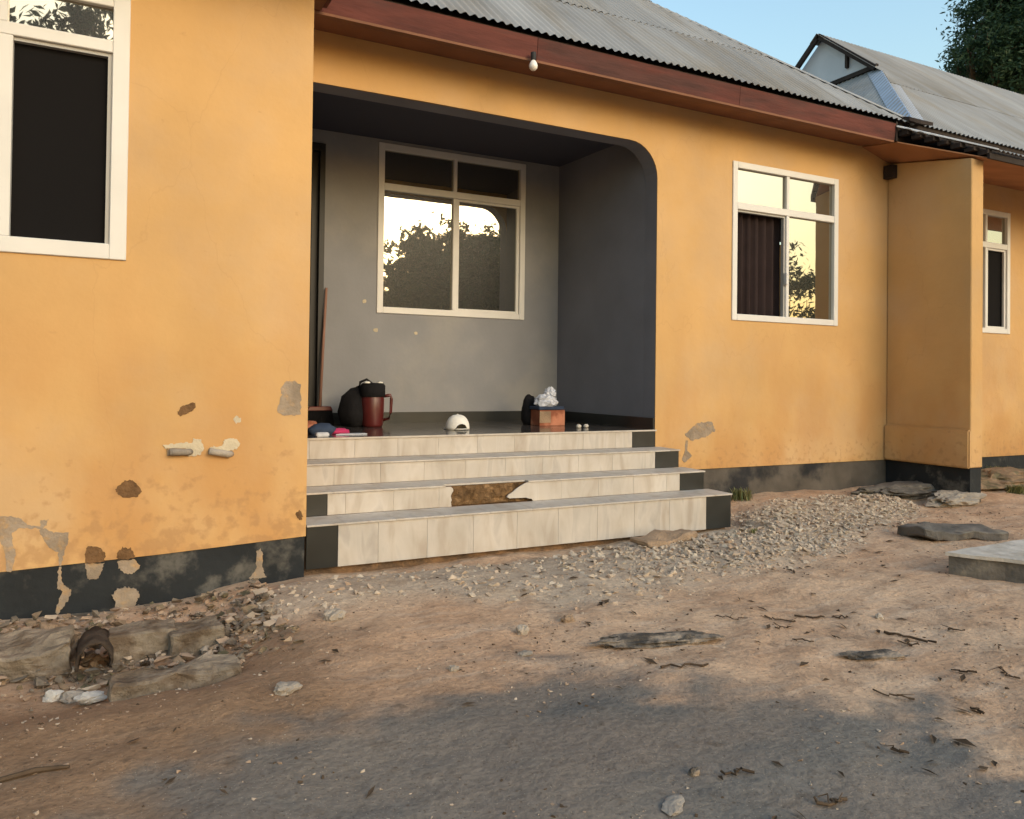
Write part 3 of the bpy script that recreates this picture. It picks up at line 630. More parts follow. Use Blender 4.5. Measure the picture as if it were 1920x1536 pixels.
# roof 2
A2X, A2Y, A2Z, M2 = 3.0, -.42, 3.885, .85
GX = 4.9; GZ = A2Z+M2*(GX-A2X); GH = GX-A2X
RZ2 = A2Z+M2*(RID-A2Y)
rf2 = MB(); YB = 2*RID-A2Y
rf2.v = [(A2X+.02, A2Y+.02, A2Z-.02), (9.9, A2Y+.02, A2Z-.02), (9.9, RID, RZ2-.03), (GX, RID, RZ2-.03), (9.9, YB, A2Z-.02), (A2X+.02, YB, A2Z-.02), (GX+.0, A2Y+GH, GZ-.03), (GX+.0, YB-GH, GZ-.03)]
rf2.f = [(0, 1, 2, 3, 6), (2, 4, 5, 7, 3), (0, 6, 7, 5)]
rf2 = rf2.build('roof', M['wood'], adj)
def tf2(u, s, h): return (u, A2Y+s-h*st_, A2Z+M2*s+h*ct)
lay(rf2, A2X, 9.9, [(0, 1.35), (1.25, RID-A2Y)], lambda x: 0, lambda x: min(RID-A2Y, (x-A2X) if x < GX-.16 else 9), tf2, 11)
def tf2h(u, s, h): return (A2X+s-h*st_, u, A2Z+M2*s+h*ct)
lay(rf2, A2Y, YB, [(0, GH)], lambda y: 0, lambda y: min(GH, y-A2Y, YB-y), tf2h, 12)
def tf2b(u, s, h): return (u, YB-s+h*st_, A2Z+M2*s+h*ct)
lay(rf2, A2X, 9.9, [(0, RID-A2Y)], lambda x: 0, lambda x: min(RID-A2Y, (x-A2X) if x < GX else 9), tf2b, 13, width=2.3)
capstrip((A2X, A2Y, A2Z), (GX, A2Y+GH, GZ), .20, M['cap'], rf2, (1, 0, .02), (0, 1, .02))
capstrip((GX-.16, RID, RZ2), (9.9, RID, RZ2), .16, M['tin'], rf2, (0, -1, -M2), (0, 1, -M2))
g = MB().prism([(GX-.01, A2Y+GH, GZ), (GX-.01, YB-GH, GZ), (GX-.01, RID, RZ2-.02)], (.03, 0, 0)).build('gablet', M['gablet'], adj)
def beam(a, b, w, m, name, parent):
    a, b = Vector(a), Vector(b); d = (b-a).normalized(); s = d.cross(Vector((1, 0, 0))).normalized()*w/2; x = Vector((.045, 0, 0))
    return MB().prism([a-s, b-s, b+s, a+s], -x).build(name, m, parent)
xg = GX-.012
beam((xg-.08, A2Y+GH-.03, GZ-.02), (xg-.08, RID, RZ2-.01), .075, M['wood'], 'barge_board', g)
beam((xg-.08, YB-GH+.03, GZ-.02), (xg-.08, RID, RZ2-.01), .075, M['wood'], 'barge_board', g)
beam((xg, A2Y+GH, GZ+.035), (xg, YB-GH, GZ+.035), .06, M['wood'], 'sill_board', g)
beam((xg, 1.98, RZ2-.36), (xg, 1.98, RZ2-.62), .04, M['wood'], 'batten', g)
# gutter end where the two roofs meet
MB().prism([(2.90, -.56, 3.87), (3.06, -.58, 3.87), (3.10, -.14, 4.02), (2.76, -.14, 4.02), (2.80, -.50, 3.91)], (0, 0, -.035)).build('valley_gutter', M['wood'], adj)
# lean-to canopy over the fin
canopy = meshobj('canopy', [(2.72, -.415, 3.655), (3.25, -1.06, 3.40), (9.6, -1.06, 3.40), (9.6, -.002, 3.58), (3.13, -.002, 3.60), (2.72, -.002, 3.715)], [(0, 4, 1), (0, 5, 4), (1, 4, 3, 2)], M['osoffit'], adj)
canopy.modifiers.new('thick', 'SOLIDIFY').thickness = .012
def cz(y): return 3.455+(y+1.13)*(.345/.71)
def tfc(u, s, h): return (u, -1.13+s, cz(-1.13+s)+h)
def clo(x): return max(0, (3.28-x)*.62/.58)
u = 2.72; rr = random.Random(5)
while u < 9.5:
    jit = rr.uniform(-.03, .03)
    sheet('roof_sheet', 0, u, u+.80, lambda q: clo(q)+jit, lambda q: .70, tfc, M['tin'], canopy, lift=.010+rr.uniform(0, .008)); u += .76
MB().prism([(2.67, -.45, 3.80), (3.26, -1.13, 3.475), (3.31, -1.09, 3.49), (2.74, -.43, 3.815)], (0, 0, .014)).build('flashing', M['gablet'], canopy)
o = MB(); 
for k in range(7):
    x0 = 2.74+.075*k; o.box((x0, -.52-.09*k, 3.72-.045*k), (x0+.07+.012*(k % 3), -.42-.09*k, 3.765-.045*k-.01*(k % 2)))
o.build('rafter_end', M['wood'], canopy)
MB().box((2.73, -.40, 3.675), (9.6, -.37, 3.90)).build('edge_board', M['wood'], canopy)
MB().box((3.20, -1.075, 3.40), (9.6, -1.05, 3.455)).build('edge_board', M['wood'], canopy)
MB().prism([(3.05, -.12, 3.41), (3.128, -.12, 3.41), (3.128, -.01, 3.41), (3.05, -.01, 3.41)], (0, 0, .14)).build('rafter_end', M['wood'], canopy)

# ------------------------------------------------------------------ light bulb under the eave
b0 = on(1000, 124, 1, -.47)
lb = thing('light_bulb', 'round white light bulb in a black holder under the eave', 'light bulb', loc=(b0.x, b0.y, b0.z))
MB().lathe([(.001, -.036), (.018, -.032), (.031, -.016), (.034, .0), (.030, .018), (.020, .036), (.015, .044), (.001, .046)], n=18).build('bulb', mat('opal_glass', (.80, .76, .70), .3, .5), lb, smooth=True)
MB().lathe([(.001, .105), (.021, .104), (.022, .075), (.019, .044), (.001, .044)], n=14).build('holder', M['rubber'], lb, smooth=False)

# ------------------------------------------------------------------ things on the porch
M['redpl'] = mat('red_plastic', (.085, .012, .010), .35, .5, noise_scale=6, noise_amt=.15)
M['darkcloth'] = mat('black_cloth', (.012, .011, .012), .85, .15, noise_scale=7, noise_amt=.3, bump=.5, bump_scale=16)
M['whitecloth'] = mat('white_canvas', (.72, .68, .62), .85, .2, noise_scale=9, noise_amt=.06, bump=.15, bump_scale=60)
M['pink'] = mat('pink_cloth', (.42, .035, .11), .8, .2, noise_scale=8, noise_amt=.2)
M['blue'] = mat('navy_cloth', (.035, .05, .085), .85, .2, noise_scale=8, noise_amt=.3)
M['carton'] = mat('red_brown_carton', (.26, .085, .045), .8, .2, noise_scale=7, noise_amt=.3, col2=(.42, .17, .10), c2_scale=5)
M['plasticbag'] = mat('white_plastic_bag', (.52, .53, .58), .4, .4, noise_scale=12, noise_amt=.15, bump=.6, bump_scale=18)
M['handle'] = mat('broom_wood', (.23, .12, .085), .7, .3, noise_scale=14, noise_amt=.2, stretch=(1, 1, .2))
def blob(name, m, parent, loc, size, amp=.18, freq=2.2, seed=0, sub=3, flat=True, smoothf=True):
    bm = bmesh.new(); bmesh.ops.create_icosphere(bm, subdivisions=sub, radius=1)
    for v in bm.verts:
        d = v.co.normalized(); k = 1+amp*noise.noise(d*freq+Vector((seed*3.1, seed, 2)))+amp*.4*noise.noise(d*freq*2.7+Vector((seed, 1, 7)))
        v.co = Vector((d.x*k*size[0], d.y*k*size[1], d.z*k*size[2]))
        if flat and v.co.z < -size[2]*.55: v.co.z = -size[2]*.55
    me = bpy.data.meshes.new(name); bm.to_mesh(me); bm.free(); me.materials.append(m)
    for p in me.polygons: p.use_smooth = smoothf
    o = bpy.data.objects.new(name, me); o.location = (loc[0], loc[1], loc[2]+(size[2]*.55 if flat else 0)); return link(o, parent)
# broom leaning by the door
br = thing('broom', 'long wooden broom leaning upright beside the dark door', 'broom', loc=(-2.69, PD-.10, ZF))
bt = on(612, 540, 1, PD-.03)
MB().tube([(0, 0, .16), (bt.x+2.69, bt.y-PD+.10, bt.z-ZF)], [.0135, .012], 10).build('handle', M['handle'], br, smooth=True)
bh = MB().prism([(-.12, -.02, .13), (.12, -.02, .13), (.10, -.02, .17), (-.10, -.02, .17)], (0, .04, 0)).build('broom_head', M['redpl'], br, bevel=.005)
bs = MB()
for k in range(40):
    x = -.11+.22*(k % 20)/19; yy = -.012+.024*(k//20); bs.tube([(x, yy, .13), (x*1.15, yy*1.6-.004, .0)], .0035, 4)
bs.build('bristles', M['darkcloth'], bh)
# black bag and red jug
jx = on(698, 790, 1, 1.1)
bag = thing('bag', 'bulging black cloth bag slumped behind the red jug', 'bag', loc=(-2.36, 1.22, ZF))
blob('body', M['darkcloth'], bag, (-.03, 0, 0), (.19, .15, .245), .16, 1.8, 3)
MB().tube([(-.06, -.04, .33), (-.05, -.06, .40), (.01, -.06, .425), (.06, -.05, .39), (.07, -.03, .32)], .012, 7).build('carry_handle', M['darkcloth'], bag, smooth=True)
jug = thing('jug', 'dark red plastic jug with a side handle and black lid', 'jug', loc=(jx.x, 1.1, ZF))
MB().lathe([(.001, 0), (.085, .0), (.095, .02), (.102, .14), (.105, .25), (.092, .29), (.098, .31), (.09, .315), (.001, .315)], n=24).build('body', M['redpl'], jug, smooth=True)
MB().lathe([(.106, .27), (.112, .275), (.112, .37), (.095, .392), (.001, .396)], n=24).build('lid', M['darkcloth'], jug, smooth=True)
MB().tube([(.085, -.02, .275), (.155, -.035, .285), (.165, -.035, .25), (.160, -.035, .13), (.145, -.03, .075), (.09, -.02, .06)], [.015, .016, .015, .013, .013, .014], 8).build('handle', M['redpl'], jug, smooth=True)
for x, y, s in ((-.07, -.06, .022), (.06, -.03, .020)):
    o = tag(blob('white_scrap', M['whitecloth'], None, (jx.x+x, 1.1+y, ZF+.392), (s*1.3, s, s*.5), .2, 2, 5), 'small white scrap lying on the black jug lid', 'scrap', 'white scraps on the jug lid')
# white cap
cp = on(858, 797, 2, ZF); cpy = .55
cpx = on(858, 790, 1, cpy).x
cap = thing('cap', 'white fabric cap resting on the porch floor, strap opening forward', 'cap', loc=(cpx, cpy, ZF+.002))
cv = []; cf = []; n, mrow = 36, 12
for j in range(mrow+1):
    e = (math.pi/2)*j/mrow
    for i in range(n):
        a = 2*math.pi*i/n; rr_ = .098*math.cos(e)**.8 if j < mrow else .002
        z = .128*math.sin(e)**.9
        fa = math.atan2(math.sin(a+math.pi/2), math.cos(a+math.pi/2))       # 0 = towards -y
        if j <= 4:
            lift = .052*math.sqrt(max(0, 1-(fa/.55)**2)) if abs(fa) < .55 else 0
            z = max(z, lift+.001*j)
        cv.append((rr_*1.08*math.cos(a), rr_*math.sin(a), z))
for j in range(mrow):
    for i in range(n): cf.append((j*n+i, j*n+(i+1) % n, (j+1)*n+(i+1) % n, (j+1)*n+i))
dome = meshobj('crown', cv, cf, M['whitecloth'], cap, smooth=True)
sd_ = dome.modifiers.new('thick', 'SOLIDIFY'); sd_.thickness = .003
MB().tube([(-.058, -.083, .006), (-.03, -.094, .007), (0, -.098, .007), (.03, -.094, .007), (.058, -.083, .006)], .0045, 6).build('strap', M['whitecloth'], cap, smooth=True)
MB().lathe([(.001, .134), (.009, .131), (.010, .126)], n=10).build('button', M['whitecloth'], cap, smooth=True)
bv = []; bf = []
for i in range(13):
    a = math.pi*(.18+.64*i/12); bv += [(.105*math.cos(a), .097*math.sin(a), .010), (.115*math.cos(a), .085*math.sin(a)+.085*math.sin(a), .004)]
    if i: k = 2*(i-1); bf.append((k, k+1, k+3, k+2))
pk = meshobj('peak', bv, bf, M['whitecloth'], cap, smooth=True); pk.modifiers.new('thick', 'SOLIDIFY').thickness = .004
# carton with a tray and a white plastic bag
cxp = on(1027, 790, 1, .85).x
ctn = thing('carton', 'small red brown carton box with open flaps in porch corner', 'box', loc=(cxp, .85, ZF))
MB().box((-.14, -.09, 0), (.14, .09, .150)).build('body', M['carton'], ctn, bevel=.004)
MB().box((-.142, -.094, .03), (-.02, -.0905, .14)).build('printed_label', M['bstone'], ctn)
tray = tag(MB().box((cxp-.15, .75, ZF+.1525), (cxp+.13, .95, ZF+.185)).build('tray', M['blue'], bevel=.006), 'dark shallow tray lying on top of the carton', 'tray')
pb = thing('plastic_bag', 'crumpled whitish plastic bag piled on the dark tray', 'plastic bag', loc=(cxp-.02, .84, ZF+.186))
blob('body', M['plasticbag'], pb, (-.01, 0, 0), (.115, .08, .075), .35, 2.6, 4, smoothf=False); blob('knot', M['plasticbag'], pb, (.035, .0, .095), (.06, .05, .055), .4, 3, 9, smoothf=False)
sack = tag(blob('dark_sack', M['darkcloth'], None, (cxp-.11, 1.02, ZF), (.08, .07, .19), .2, 2, 8), 'limp dark sack standing behind the carton by the wall', 'sack')
# small things by the wing corner
for (nm, lab, cat, u, v, y, sz, m_) in (('sandal', 'pink sandal dropped beside the navy cloth on the porch', 'sandal', 634, 800, .36, (.085, .06, .030), 'pink'), ('cloth_bundle', 'navy cloth bundle heaped at the porch edge', 'cloth', 602, 800, .34, (.11, .07, .055), 'blue'), ('cloth_rag', 'dull red rag heaped against the wing wall', 'cloth', 579, 800, .40, (.09, .06, .065), 'carton')):
    p = on(u, v, 1, y); tag(blob(nm, M[m_], None, (p.x, y, ZF+.001), sz, .3, 2.4, hash(nm) % 7, sub=3), lab, cat)
p = on(604, 812, 2, ZF)
tag(MB().box((on(592, 810, 1, .12).x, .09, ZF+.001), (on(616, 810, 1, .12).x, .15, ZF+.032)).build('soap_box', M['plasticbag'], bevel=.006, seg=2), 'small pale soap box at the edge of the porch', 'box')
tag(MB().prism([(on(630, 806, 1, .2).x, .20, ZF+.002), (on(690, 804, 1, .2).x, .22, ZF+.002), (on(684, 804, 1, .3).x, .30, ZF+.002), (on(640, 804, 1, .3).x, .31, ZF+.002)], (0, 0, .006)).build('paper_sheet', M['plasticbag']), 'flat pale sheet of paper lying beside the pink sandal', 'paper')
for k, (u, seed) in enumerate(((1085, 2), (1101, 3))):
    p = on(u, 797, 1, .42); tag(blob('pebble', M['wstone'], None, (p.x, .42+.02*k, ZF+.001), (.026, .022, .022), .2, 2, seed, sub=2), 'small white pebble on the porch floor by the black skirting', 'pebble', 'white pebbles on the porch floor')

# ------------------------------------------------------------------ rubble, blocks, slabs
def rough_box(name, m, size, loc, rot=(0, 0, 0), amp=.012, cuts=7, seed=0, freq=7, parent=None, bev=.009):
    bm = bmesh.new(); bmesh.ops.create_cube(bm, size=1)
    for v in bm.verts: v.co = Vector((v.co.x*size[0], v.co.y*size[1], v.co.z*size[2]))
    if bev: bmesh.ops.bevel(bm, geom=bm.edges[:], offset=bev, segments=1, affect='EDGES')
    bmesh.ops.subdivide_edges(bm, edges=bm.edges[:], cuts=cuts, use_grid_fill=True)
    for v in bm.verts:
        p = v.co*freq+Vector((seed*2.7, seed*1.3, seed)); v.co += Vector((noise.noise(p), noise.noise(p+Vector((9, 0, 0))), noise.noise(p+Vector((0, 9, 0)))))*amp*1.6; p = p*3.1; v.co += Vector((noise.noise(p), noise.noise(p+Vector((9, 0, 0))), noise.noise(p+Vector((0, 9, 0)))))*amp*.7
    me = bpy.data.meshes.new(name); bm.to_mesh(me); bm.free(); me.materials.append(m)
    o = bpy.data.objects.new(name, me); o.location = loc; o.rotation_euler = rot; return link(o, parent)
def gnd(u, v, dz=0):
    p = on(u, v, 2, 0)
    for _ in range(4): p = on(u, v, 2, gh(p.x, p.y)+dz)
    return p
# drain channel of broken blocks under the wing
def blk(name, m, u, v, size, rz, lab, cat, seed, dz=0, tilt=(0, 0), amp=.010, group=None):
    p = gnd(u, v); o = rough_box(name, M[m], size, (p.x, p.y+size[1]/2, gh(p.x, p.y)+size[2]/2-.02+dz), (tilt[0], tilt[1], rz), amp, seed=seed); return tag(o, lab, cat, group)
blk('concrete_block', 'oldcon', 268, 1240, (.29, .17, .155), .02, 'grey concrete block next to the dark pipe mouth under the wing', 'block', 1, .0)
blk('concrete_block', 'oldcon', 368, 1230, (.235, .18, .145), .03, 'squarish concrete block at the gravel end of the drain kerb', 'block', 2, .0)
blk('concrete_ledge', 'oldcon', 335, 1288, (.48, .14, .085), .06, 'low broken concrete ledge in front of the two concrete blocks', 'ledge', 3, -.005, amp=.020)
blk('concrete_kerb', 'oldcon', 10, 1280, (.50, .30, .15), .0, 'rough concrete kerb beside the dark pipe mouth, weathered pale on top', 'kerb', 4, .0, amp=.026)
tag(rough_box('concrete_apron', M['oldcon'], (1.6, .42, .10), (-4.72, -1.06, -.165), (0, 0, .01), .024, cuts=7, seed=9), 'pale concrete apron strip along the black wing plinth', 'apron')
pm = gnd(175, 1290)
pp = thing('drain_pipe', 'dark broken drain pipe mouth among concrete blocks', 'pipe', loc=(pm.x, pm.y+.12, gh(pm.x, pm.y)+.07))
pv = MB(); n = 22
for j in range(5):
    yy = [.0, .06, .12, .18, .24][j]
    for i in range(n+1):
        a = math.pi*(-.12+1.24*i/n); r = .080+.010*noise.noise((i*.4, j, 2)); pv.v.append((r*.95*math.cos(a), yy+.02*noise.noise((i*.7, j*3, 5)), r*1.1*math.sin(a)+.0))
for j in range(4):
    for i in range(n): a = j*(n+1)+i; pv.f.append((a, a+1, a+n+2, a+n+1))
q = pv.build('shell', M['earthdark'], pp, smooth=True); q.modifiers.new('t', 'SOLIDIFY').thickness = .012
blk('brick_lump', 'bstone', 100, 1228, (.17, .14, .13), .3, 'crumbling reddish brick lump left of the drain pipe mouth', 'brick', 6, .02, (.1, .2), .03)
def rock(name, m, u, v, size, lab, cat, seed, group=None, sink=.3, rz=0, sub=3, amp=.35):
    p = gnd(u, v); bm = bmesh.new(); bmesh.ops.create_icosphere(bm, subdivisions=sub, radius=1)
    for w in bm.verts:
        d = w.co.normalized(); k = 1+amp*noise.noise(d*1.5+Vector((seed*3.3, seed, 1)))+amp*.45*noise.noise(d*4+Vector((seed, 5, 1)))+amp*.3*noise.noise(d*11+Vector((seed, 2, 1)))
        w.co = Vector((d.x*k*size[0], d.y*k*size[1], d.z*k*size[2]))
    me = bpy.data.meshes.new(name); bm.to_mesh(me); bm.free(); me.materials.append(M[m])
    o = bpy.data.objects.new(name, me); o.location = (p.x, p.y, p.z+size[2]*(1-sink*2)); o.rotation_euler = (0, 0, rz); link(o); return tag(o, lab, cat, group)
rock('stone', 'wstone', 100, 1312, (.035, .03, .03), 'upright white stone below the drain pipe mouth', 'stone', 1)
rock('stone', 'stone', 137, 1312, (.05, .03, .026), 'grey stone between two white stones below the drain', 'stone', 2)
rock('stone', 'wstone', 170, 1312, (.055, .032, .022), 'flat white stone below the drain pipe mouth', 'stone', 3)
rock('stone', 'stone', 540, 1296, (.050, .032, .024), 'grey lump with pale top on bare earth near gravel', 'stone', 4)
rock('stone', 'stone', 850, 1258, (.022, .016, .018), 'small pointed pale stone on bare earth', 'stone', 5)
rock('stone', 'stone', 980, 1188, (.032, .025, .030), 'pyramid shaped grey stone in front of the gravel', 'stone', 6)
rock('stone', 'stone', 985, 1228, (.036, .02, .012), 'flat grey stone with dark underside near the dark flat stone', 'stone', 7)
rock('stone', 'stone', 1262, 1512, (.055, .028, .010), 'flat grey stone slab sunk in the dark grit', 'stone', 8, rz=.7)
rock('stone', 'dstone_shade', 1302, 1452, (.018, .013, .015), 'small black stone on the dark grit', 'stone', 9)
rock('stone', 'stone', 1648, 1160, (.022, .018, .020), 'small dark stone on sand beside long twig', 'stone', 10)
rock('stone', 'stone', 628, 1160, (.055, .04, .035), 'rounded stone at the ragged lower edge of the gravel', 'stone', 11)
rock('stone', 'bstone', 1065, 1165, (.035, .026, .022), 'brownish stone just below the gravel bed', 'stone', 12)
# flat brown slab of rock against the steps
p = gnd(1262, 1022); o = rough_box('flat_stone', M['bstone'], (.46, .18, .045), (p.x, p.y+.10, gh(p.x, p.y)+.030), (.08, -.03, .10), .03, seed=12, freq=4, bev=.012); tag(o, 'flat brown stone slab lying at the foot of the steps', 'stone slab')
# concrete cover slab at the right
a = on(1768, 1062, 2, .14); 
def slab_z(x, y): return 0
c0 = on(1772, 1035, 2, .15); c1 = on(1990, 1000, 2, .15); c2 = on(2040, 1066, 2, .15)
dx = Vector((c1.x-c0.x, c1.y-c0.y, 0)); dy = Vector((c2.x-c0.x, c2.y-c0.y, 0))
sl_ = thing('concrete_slab', 'pale topped concrete cover slab raised above the sandy yard', 'slab', loc=(c0.x, c0.y, 0))
q = [Vector((0, 0, .0)), dx, dx+dy, dy]
def slabmesh(z0, z1, inset, m, name, amp):
    bm = bmesh.new(); cen = sum(q, Vector())/4; base = []
    for k in range(4):
        A, B = q[k], q[(k+1) % 4]; nseg = 14
        for i in range(nseg):
            t = i/nseg; p = A.lerp(B, t); p = p+(cen-p).normalized()*inset; p = p+Vector((noise.noise((p.x*6, p.y*6, z0)), noise.noise((p.x*6, p.y*6, 4+z0)), 0))*amp; base.append(p)
    lo = [bm.verts.new((p.x, p.y, z0)) for p in base]; hi = [bm.verts.new((p.x, p.y, z1+.004*noise.noise((p.x*5, p.y*5, 1)))) for p in base]
    n = len(base)
    for i in range(n): bm.faces.new((lo[i], lo[(i+1) % n], hi[(i+1) % n], hi[i]))
    bm.faces.new(hi); bm.faces.new(lo[::-1]); bmesh.ops.recalc_face_normals(bm, faces=bm.faces)
    me = bpy.data.meshes.new(name); bm.to_mesh(me); bm.free(); me.materials.append(M[m]); return link(bpy.data.objects.new(name, me), sl_)
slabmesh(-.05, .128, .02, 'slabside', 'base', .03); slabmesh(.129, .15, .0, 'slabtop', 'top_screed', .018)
p = gnd(1805, 1012); o = rough_box('dark_slab', M['slabside'], (.75, .28, .075), (p.x, p.y+.1, gh(p.x, p.y)+.04), (.02, .03, -.22), .03, seed=21, freq=3); tag(o, 'dark weathered concrete fragment lying beyond the pale slab', 'slab')
# cement heap at the fin
o = rock('rubble_heap', 'slabside', 1700, 928, (.62, .20, .085), 'low grey heap of set cement at the foot of the fin', 'rubble heap', 31, sink=.25, sub=4, amp=.4)
o = rock('rubble_heap', 'stone', 1790, 945, (.34, .14, .08), 'small rubble heap in front of the fin wall corner', 'rubble heap', 32, sink=.25, sub=4, amp=.5)
rock('earth_bank', 'earth', 1890, 905, (.9, .30, .11), 'rough earth bank overgrown with weeds beyond the fin wall', 'bank', 33, sink=.3, sub=4, amp=.4)
# dark flat stone and leaf clump; black end lump models the shadow beneath
for (u, v, sx, sy, sz, seed, lab, rz) in ((1225, 1200, .27, .075, .018, 41, 'dark flat stone on the sand in front of gravel', -.25), (1640, 1232, .13, .05, .018, 42, 'dark leaf clump half buried in sand by the long twig', -.3), (1292, 1206, .07, .03, .022, 43, 'black lump standing for shadow at the end of the flat stone', -.2)):
    rock('dark_lump', 'dstone_shade', u, v, (sx, sy, sz), lab, 'ash', seed, sink=.35, sub=4, rz=rz, amp=.5)

# ------------------------------------------------------------------ gravel (uncountable)
def gravel(name, count, place, smin, smax, cols, seed):
    rn = random.Random(seed); V = []; F = []; MI = []
    base = []
    for k in range(10):
        bm = bmesh.new(); 
        for _ in range(9): bm.verts.new(Vector((rn.gauss(0, 1), rn.gauss(0, 1), rn.gauss(0, .8))).normalized()*rn.uniform(.8, 1.1))
        r = bmesh.ops.convex_hull(bm, input=bm.verts[:]); bmesh.ops.recalc_face_normals(bm, faces=bm.faces); bm.verts.index_update()
        vs = [v for v in bm.verts if v.link_faces]; ix = {v: i for i, v in enumerate(vs)}
        base.append(([v.co.copy() for v in vs], [tuple(ix[v] for v in f.verts) for f in bm.faces])); bm.free()
    for i in range(count):
        p = place(rn)
        if not p: continue
        x, y, z = p; s = smin+(smax-smin)*rn.random()**2.2; vs, fs = base[rn.randrange(10)]
        mt = Matrix.Rotation(rn.uniform(0, 6.3), 3, 'Z') @ Matrix.Rotation(rn.uniform(-.6, .6), 3, 'X') @ Matrix.Diagonal((s, s*rn.uniform(.5, .95), s*rn.uniform(.35, .7)))
        k = len(V); mi = rn.choices(range(len(cols)), [c[1] for c in cols])[0]
        for q in vs: w = mt @ q; V.append((x+w.x, y+w.y, z+w.z+s*.15))
        for f in fs: F.append(tuple(k+j for j in f)); MI.append(mi)
    o = meshobj(name, V, F, None); o['kind'] = 'stuff'
    for c in cols: o.data.materials.append(c[0])
    o.data.polygons.foreach_set('material_index', MI); return o
G = [mat('gravel_a', (.45, .355, .265), .9, .15, noise_scale=20, noise_amt=.2), mat('gravel_b', (.42, .32, .235), .9, .15, noise_scale=20, noise_amt=.2), mat('gravel_c', (.47, .39, .30), .9, .15, noise_scale=20, noise_amt=.15), mat('gravel_d', (.34, .235, .16), .9, .15, noise_scale=20, noise_amt=.2)]
def pl_bed(rn):
    x = rn.uniform(-3.9, 2.8); y = rn.uniform(-2.4, -.05); g = grav_d(x, y)+.22*noise.noise((x*3, y*3, 7))
    dens = smooth(1.12, .6, g)
    dens *= .20+.80*smooth(-2.1, -.5, x)
    if rn.random() > dens: return None
    if y > -.90 and WC < x < .2: return None
    return x, y, gh(x, y)+rn.uniform(-.010, .010)*dens-.004
o = gravel('gravel', 26000, pl_bed, .011, .036, [(G[0], 4), (G[1], 3), (G[2], 2), (G[3], 1)], 5); tag(o, 'bed of pale broken stone gravel along the foot of the house', 'gravel')
def pl_sc(rn):
    x = rn.uniform(-5.2, 3.6); y = rn.uniform(-4.4, -.1); 
    if y > -.95 and x < .25: return None
    if noise.noise((x*1.3, y*1.3, 3)) < rn.uniform(-.3, .5): return None
    return x, y, gh(x, y)
o = gravel('loose_grit', 16000, pl_sc, .003, .012, [(G[1], 3), (G[3], 4), (G[0], 1), (M['twig'], 3)], 6); tag(o, 'loose grit and crumbs scattered across the bare yard', 'grit')
def pl_dr(rn):
    x = rn.uniform(-4.95, -3.6); y = rn.uniform(-2.35, -.95)
    if rn.random() > smooth(.75, .2, abs(y+1.45+.18*(x+4.2)))*.9: return None
    return x, y, gh(x, y)+rn.uniform(0, .03)
o = gravel('rubble', 1900, pl_dr, .010, .050, [(M['oldcon'], 4), (G[1], 2), (G[3], 2), (M['earth'], 3)], 8); tag(o, 'crumbled stones and soil heaped around the drain under the wing', 'rubble')
# leaf litter
rn = random.Random(12); V = []; F = []
for i in range(900):
    x = rn.uniform(-4.4, 3.0); y = rn.uniform(-4.2, -1.2)
    if x < -2.4 and rn.random() < .75: continue
    if noise.noise((x*1.1, y*1.1, 13)) < rn.uniform(-.2, .4): continue
    z = gh(x, y)+.004; a = rn.uniform(0, 6.3); L_ = rn.uniform(.012, .04); w = L_*rn.uniform(.2, .4); c, s = math.cos(a), math.sin(a); k = len(V)
    V += [(x-c*L_, y-s*L_, z), (x-s*w, y+c*w, z+rn.uniform(.002, .012)), (x+c*L_, y+s*L_, z+rn.uniform(0, .012)), (x+s*w, y-c*w, z+rn.uniform(.002, .008))]; F.append((k, k+1, k+2, k+3))
o = meshobj('leaf_litter', V, F, M['twig']); o['kind'] = 'stuff'; tag(o, 'dry dark leaves scattered over the sandy ground', 'leaf litter')
# twigs
def z8(x, y): return (1280+x/3, 1024+y/3)
TW = [((1110, 485), (1430, 555), 'long dark twig lying on the sand beside the leaf clump'), ((1085, 828), (1320, 885), 'thin twig lying where the sand meets the dark grit'), ((1775, 695), (1895, 755), 'slanting twig on sand downhill from the pale concrete slab'), ((640, 405), (800, 410), None), ((845, 410), (925, 412), None), ((1490, 480), (1585, 488), 'short twig between the long twig and the pale slab'),
      ((620, 535), (740, 550), None), ((525, 468), (605, 466), None), ((1245, 562), (1330, 572), None), ((1520, 712), (1655, 720), None), ((180, 405), (350, 418), None), ((470, 405), (640, 436), None), ((-110, 690), (140, 684), None), ((240, 1300), (380, 1285), 'pale bent twig beside the small black stone on the grit'), ((750, 1455), (930, 1450), None), ((1620, 920), (1700, 960), None), ((1190, 1165), (1260, 1172), None)]
for k, (a, b, lab) in enumerate(TW):
    A, B = gnd(*z8(*a)), gnd(*z8(*b)); rn = random.Random(k); pts = []; nn = 9
    for i in range(nn):
        t = i/(nn-1); p = A.lerp(B, t); p += Vector((rn.gauss(0, .006), rn.gauss(0, .012), 0)); p.z = gh(p.x, p.y)+.007+abs(rn.gauss(0, .004)); pts.append(p)
    r = .006 if k == 0 else rn.uniform(.003, .0055)
    m_ = MB().tube(pts, [r*(.6+.5*rn.random()) for _ in pts], 6)
    
    for _ in range(k % 3): q0 = pts[rn.randrange(1, 8)]; m_.tube([q0, q0+Vector((rn.uniform(-.04, .04), rn.uniform(-.03, .05), .010)), q0+Vector((rn.uniform(-.09, .09), rn.uniform(-.03, .07), .006))], [r*.6, r*.45, r*.25], 5)
    o = m_.build('twig', M['twig']); tag(o, lab or 'short dry twig lying on the yard', 'twig', None if lab else 'short twigs on the yard')
# long root-like stick far left, foreground
A, B = gnd(0, 1468), gnd(130, 1442); tag(MB().tube([A+Vector((0, 0, .008)), A.lerp(B, .5)+Vector((0, .01, .012)), B+Vector((0, 0, .008))], [.008, .009, .005], 6).build('twig', M['twig']), 'dark bent stick on reddish earth below the drain kerb', 'twig')

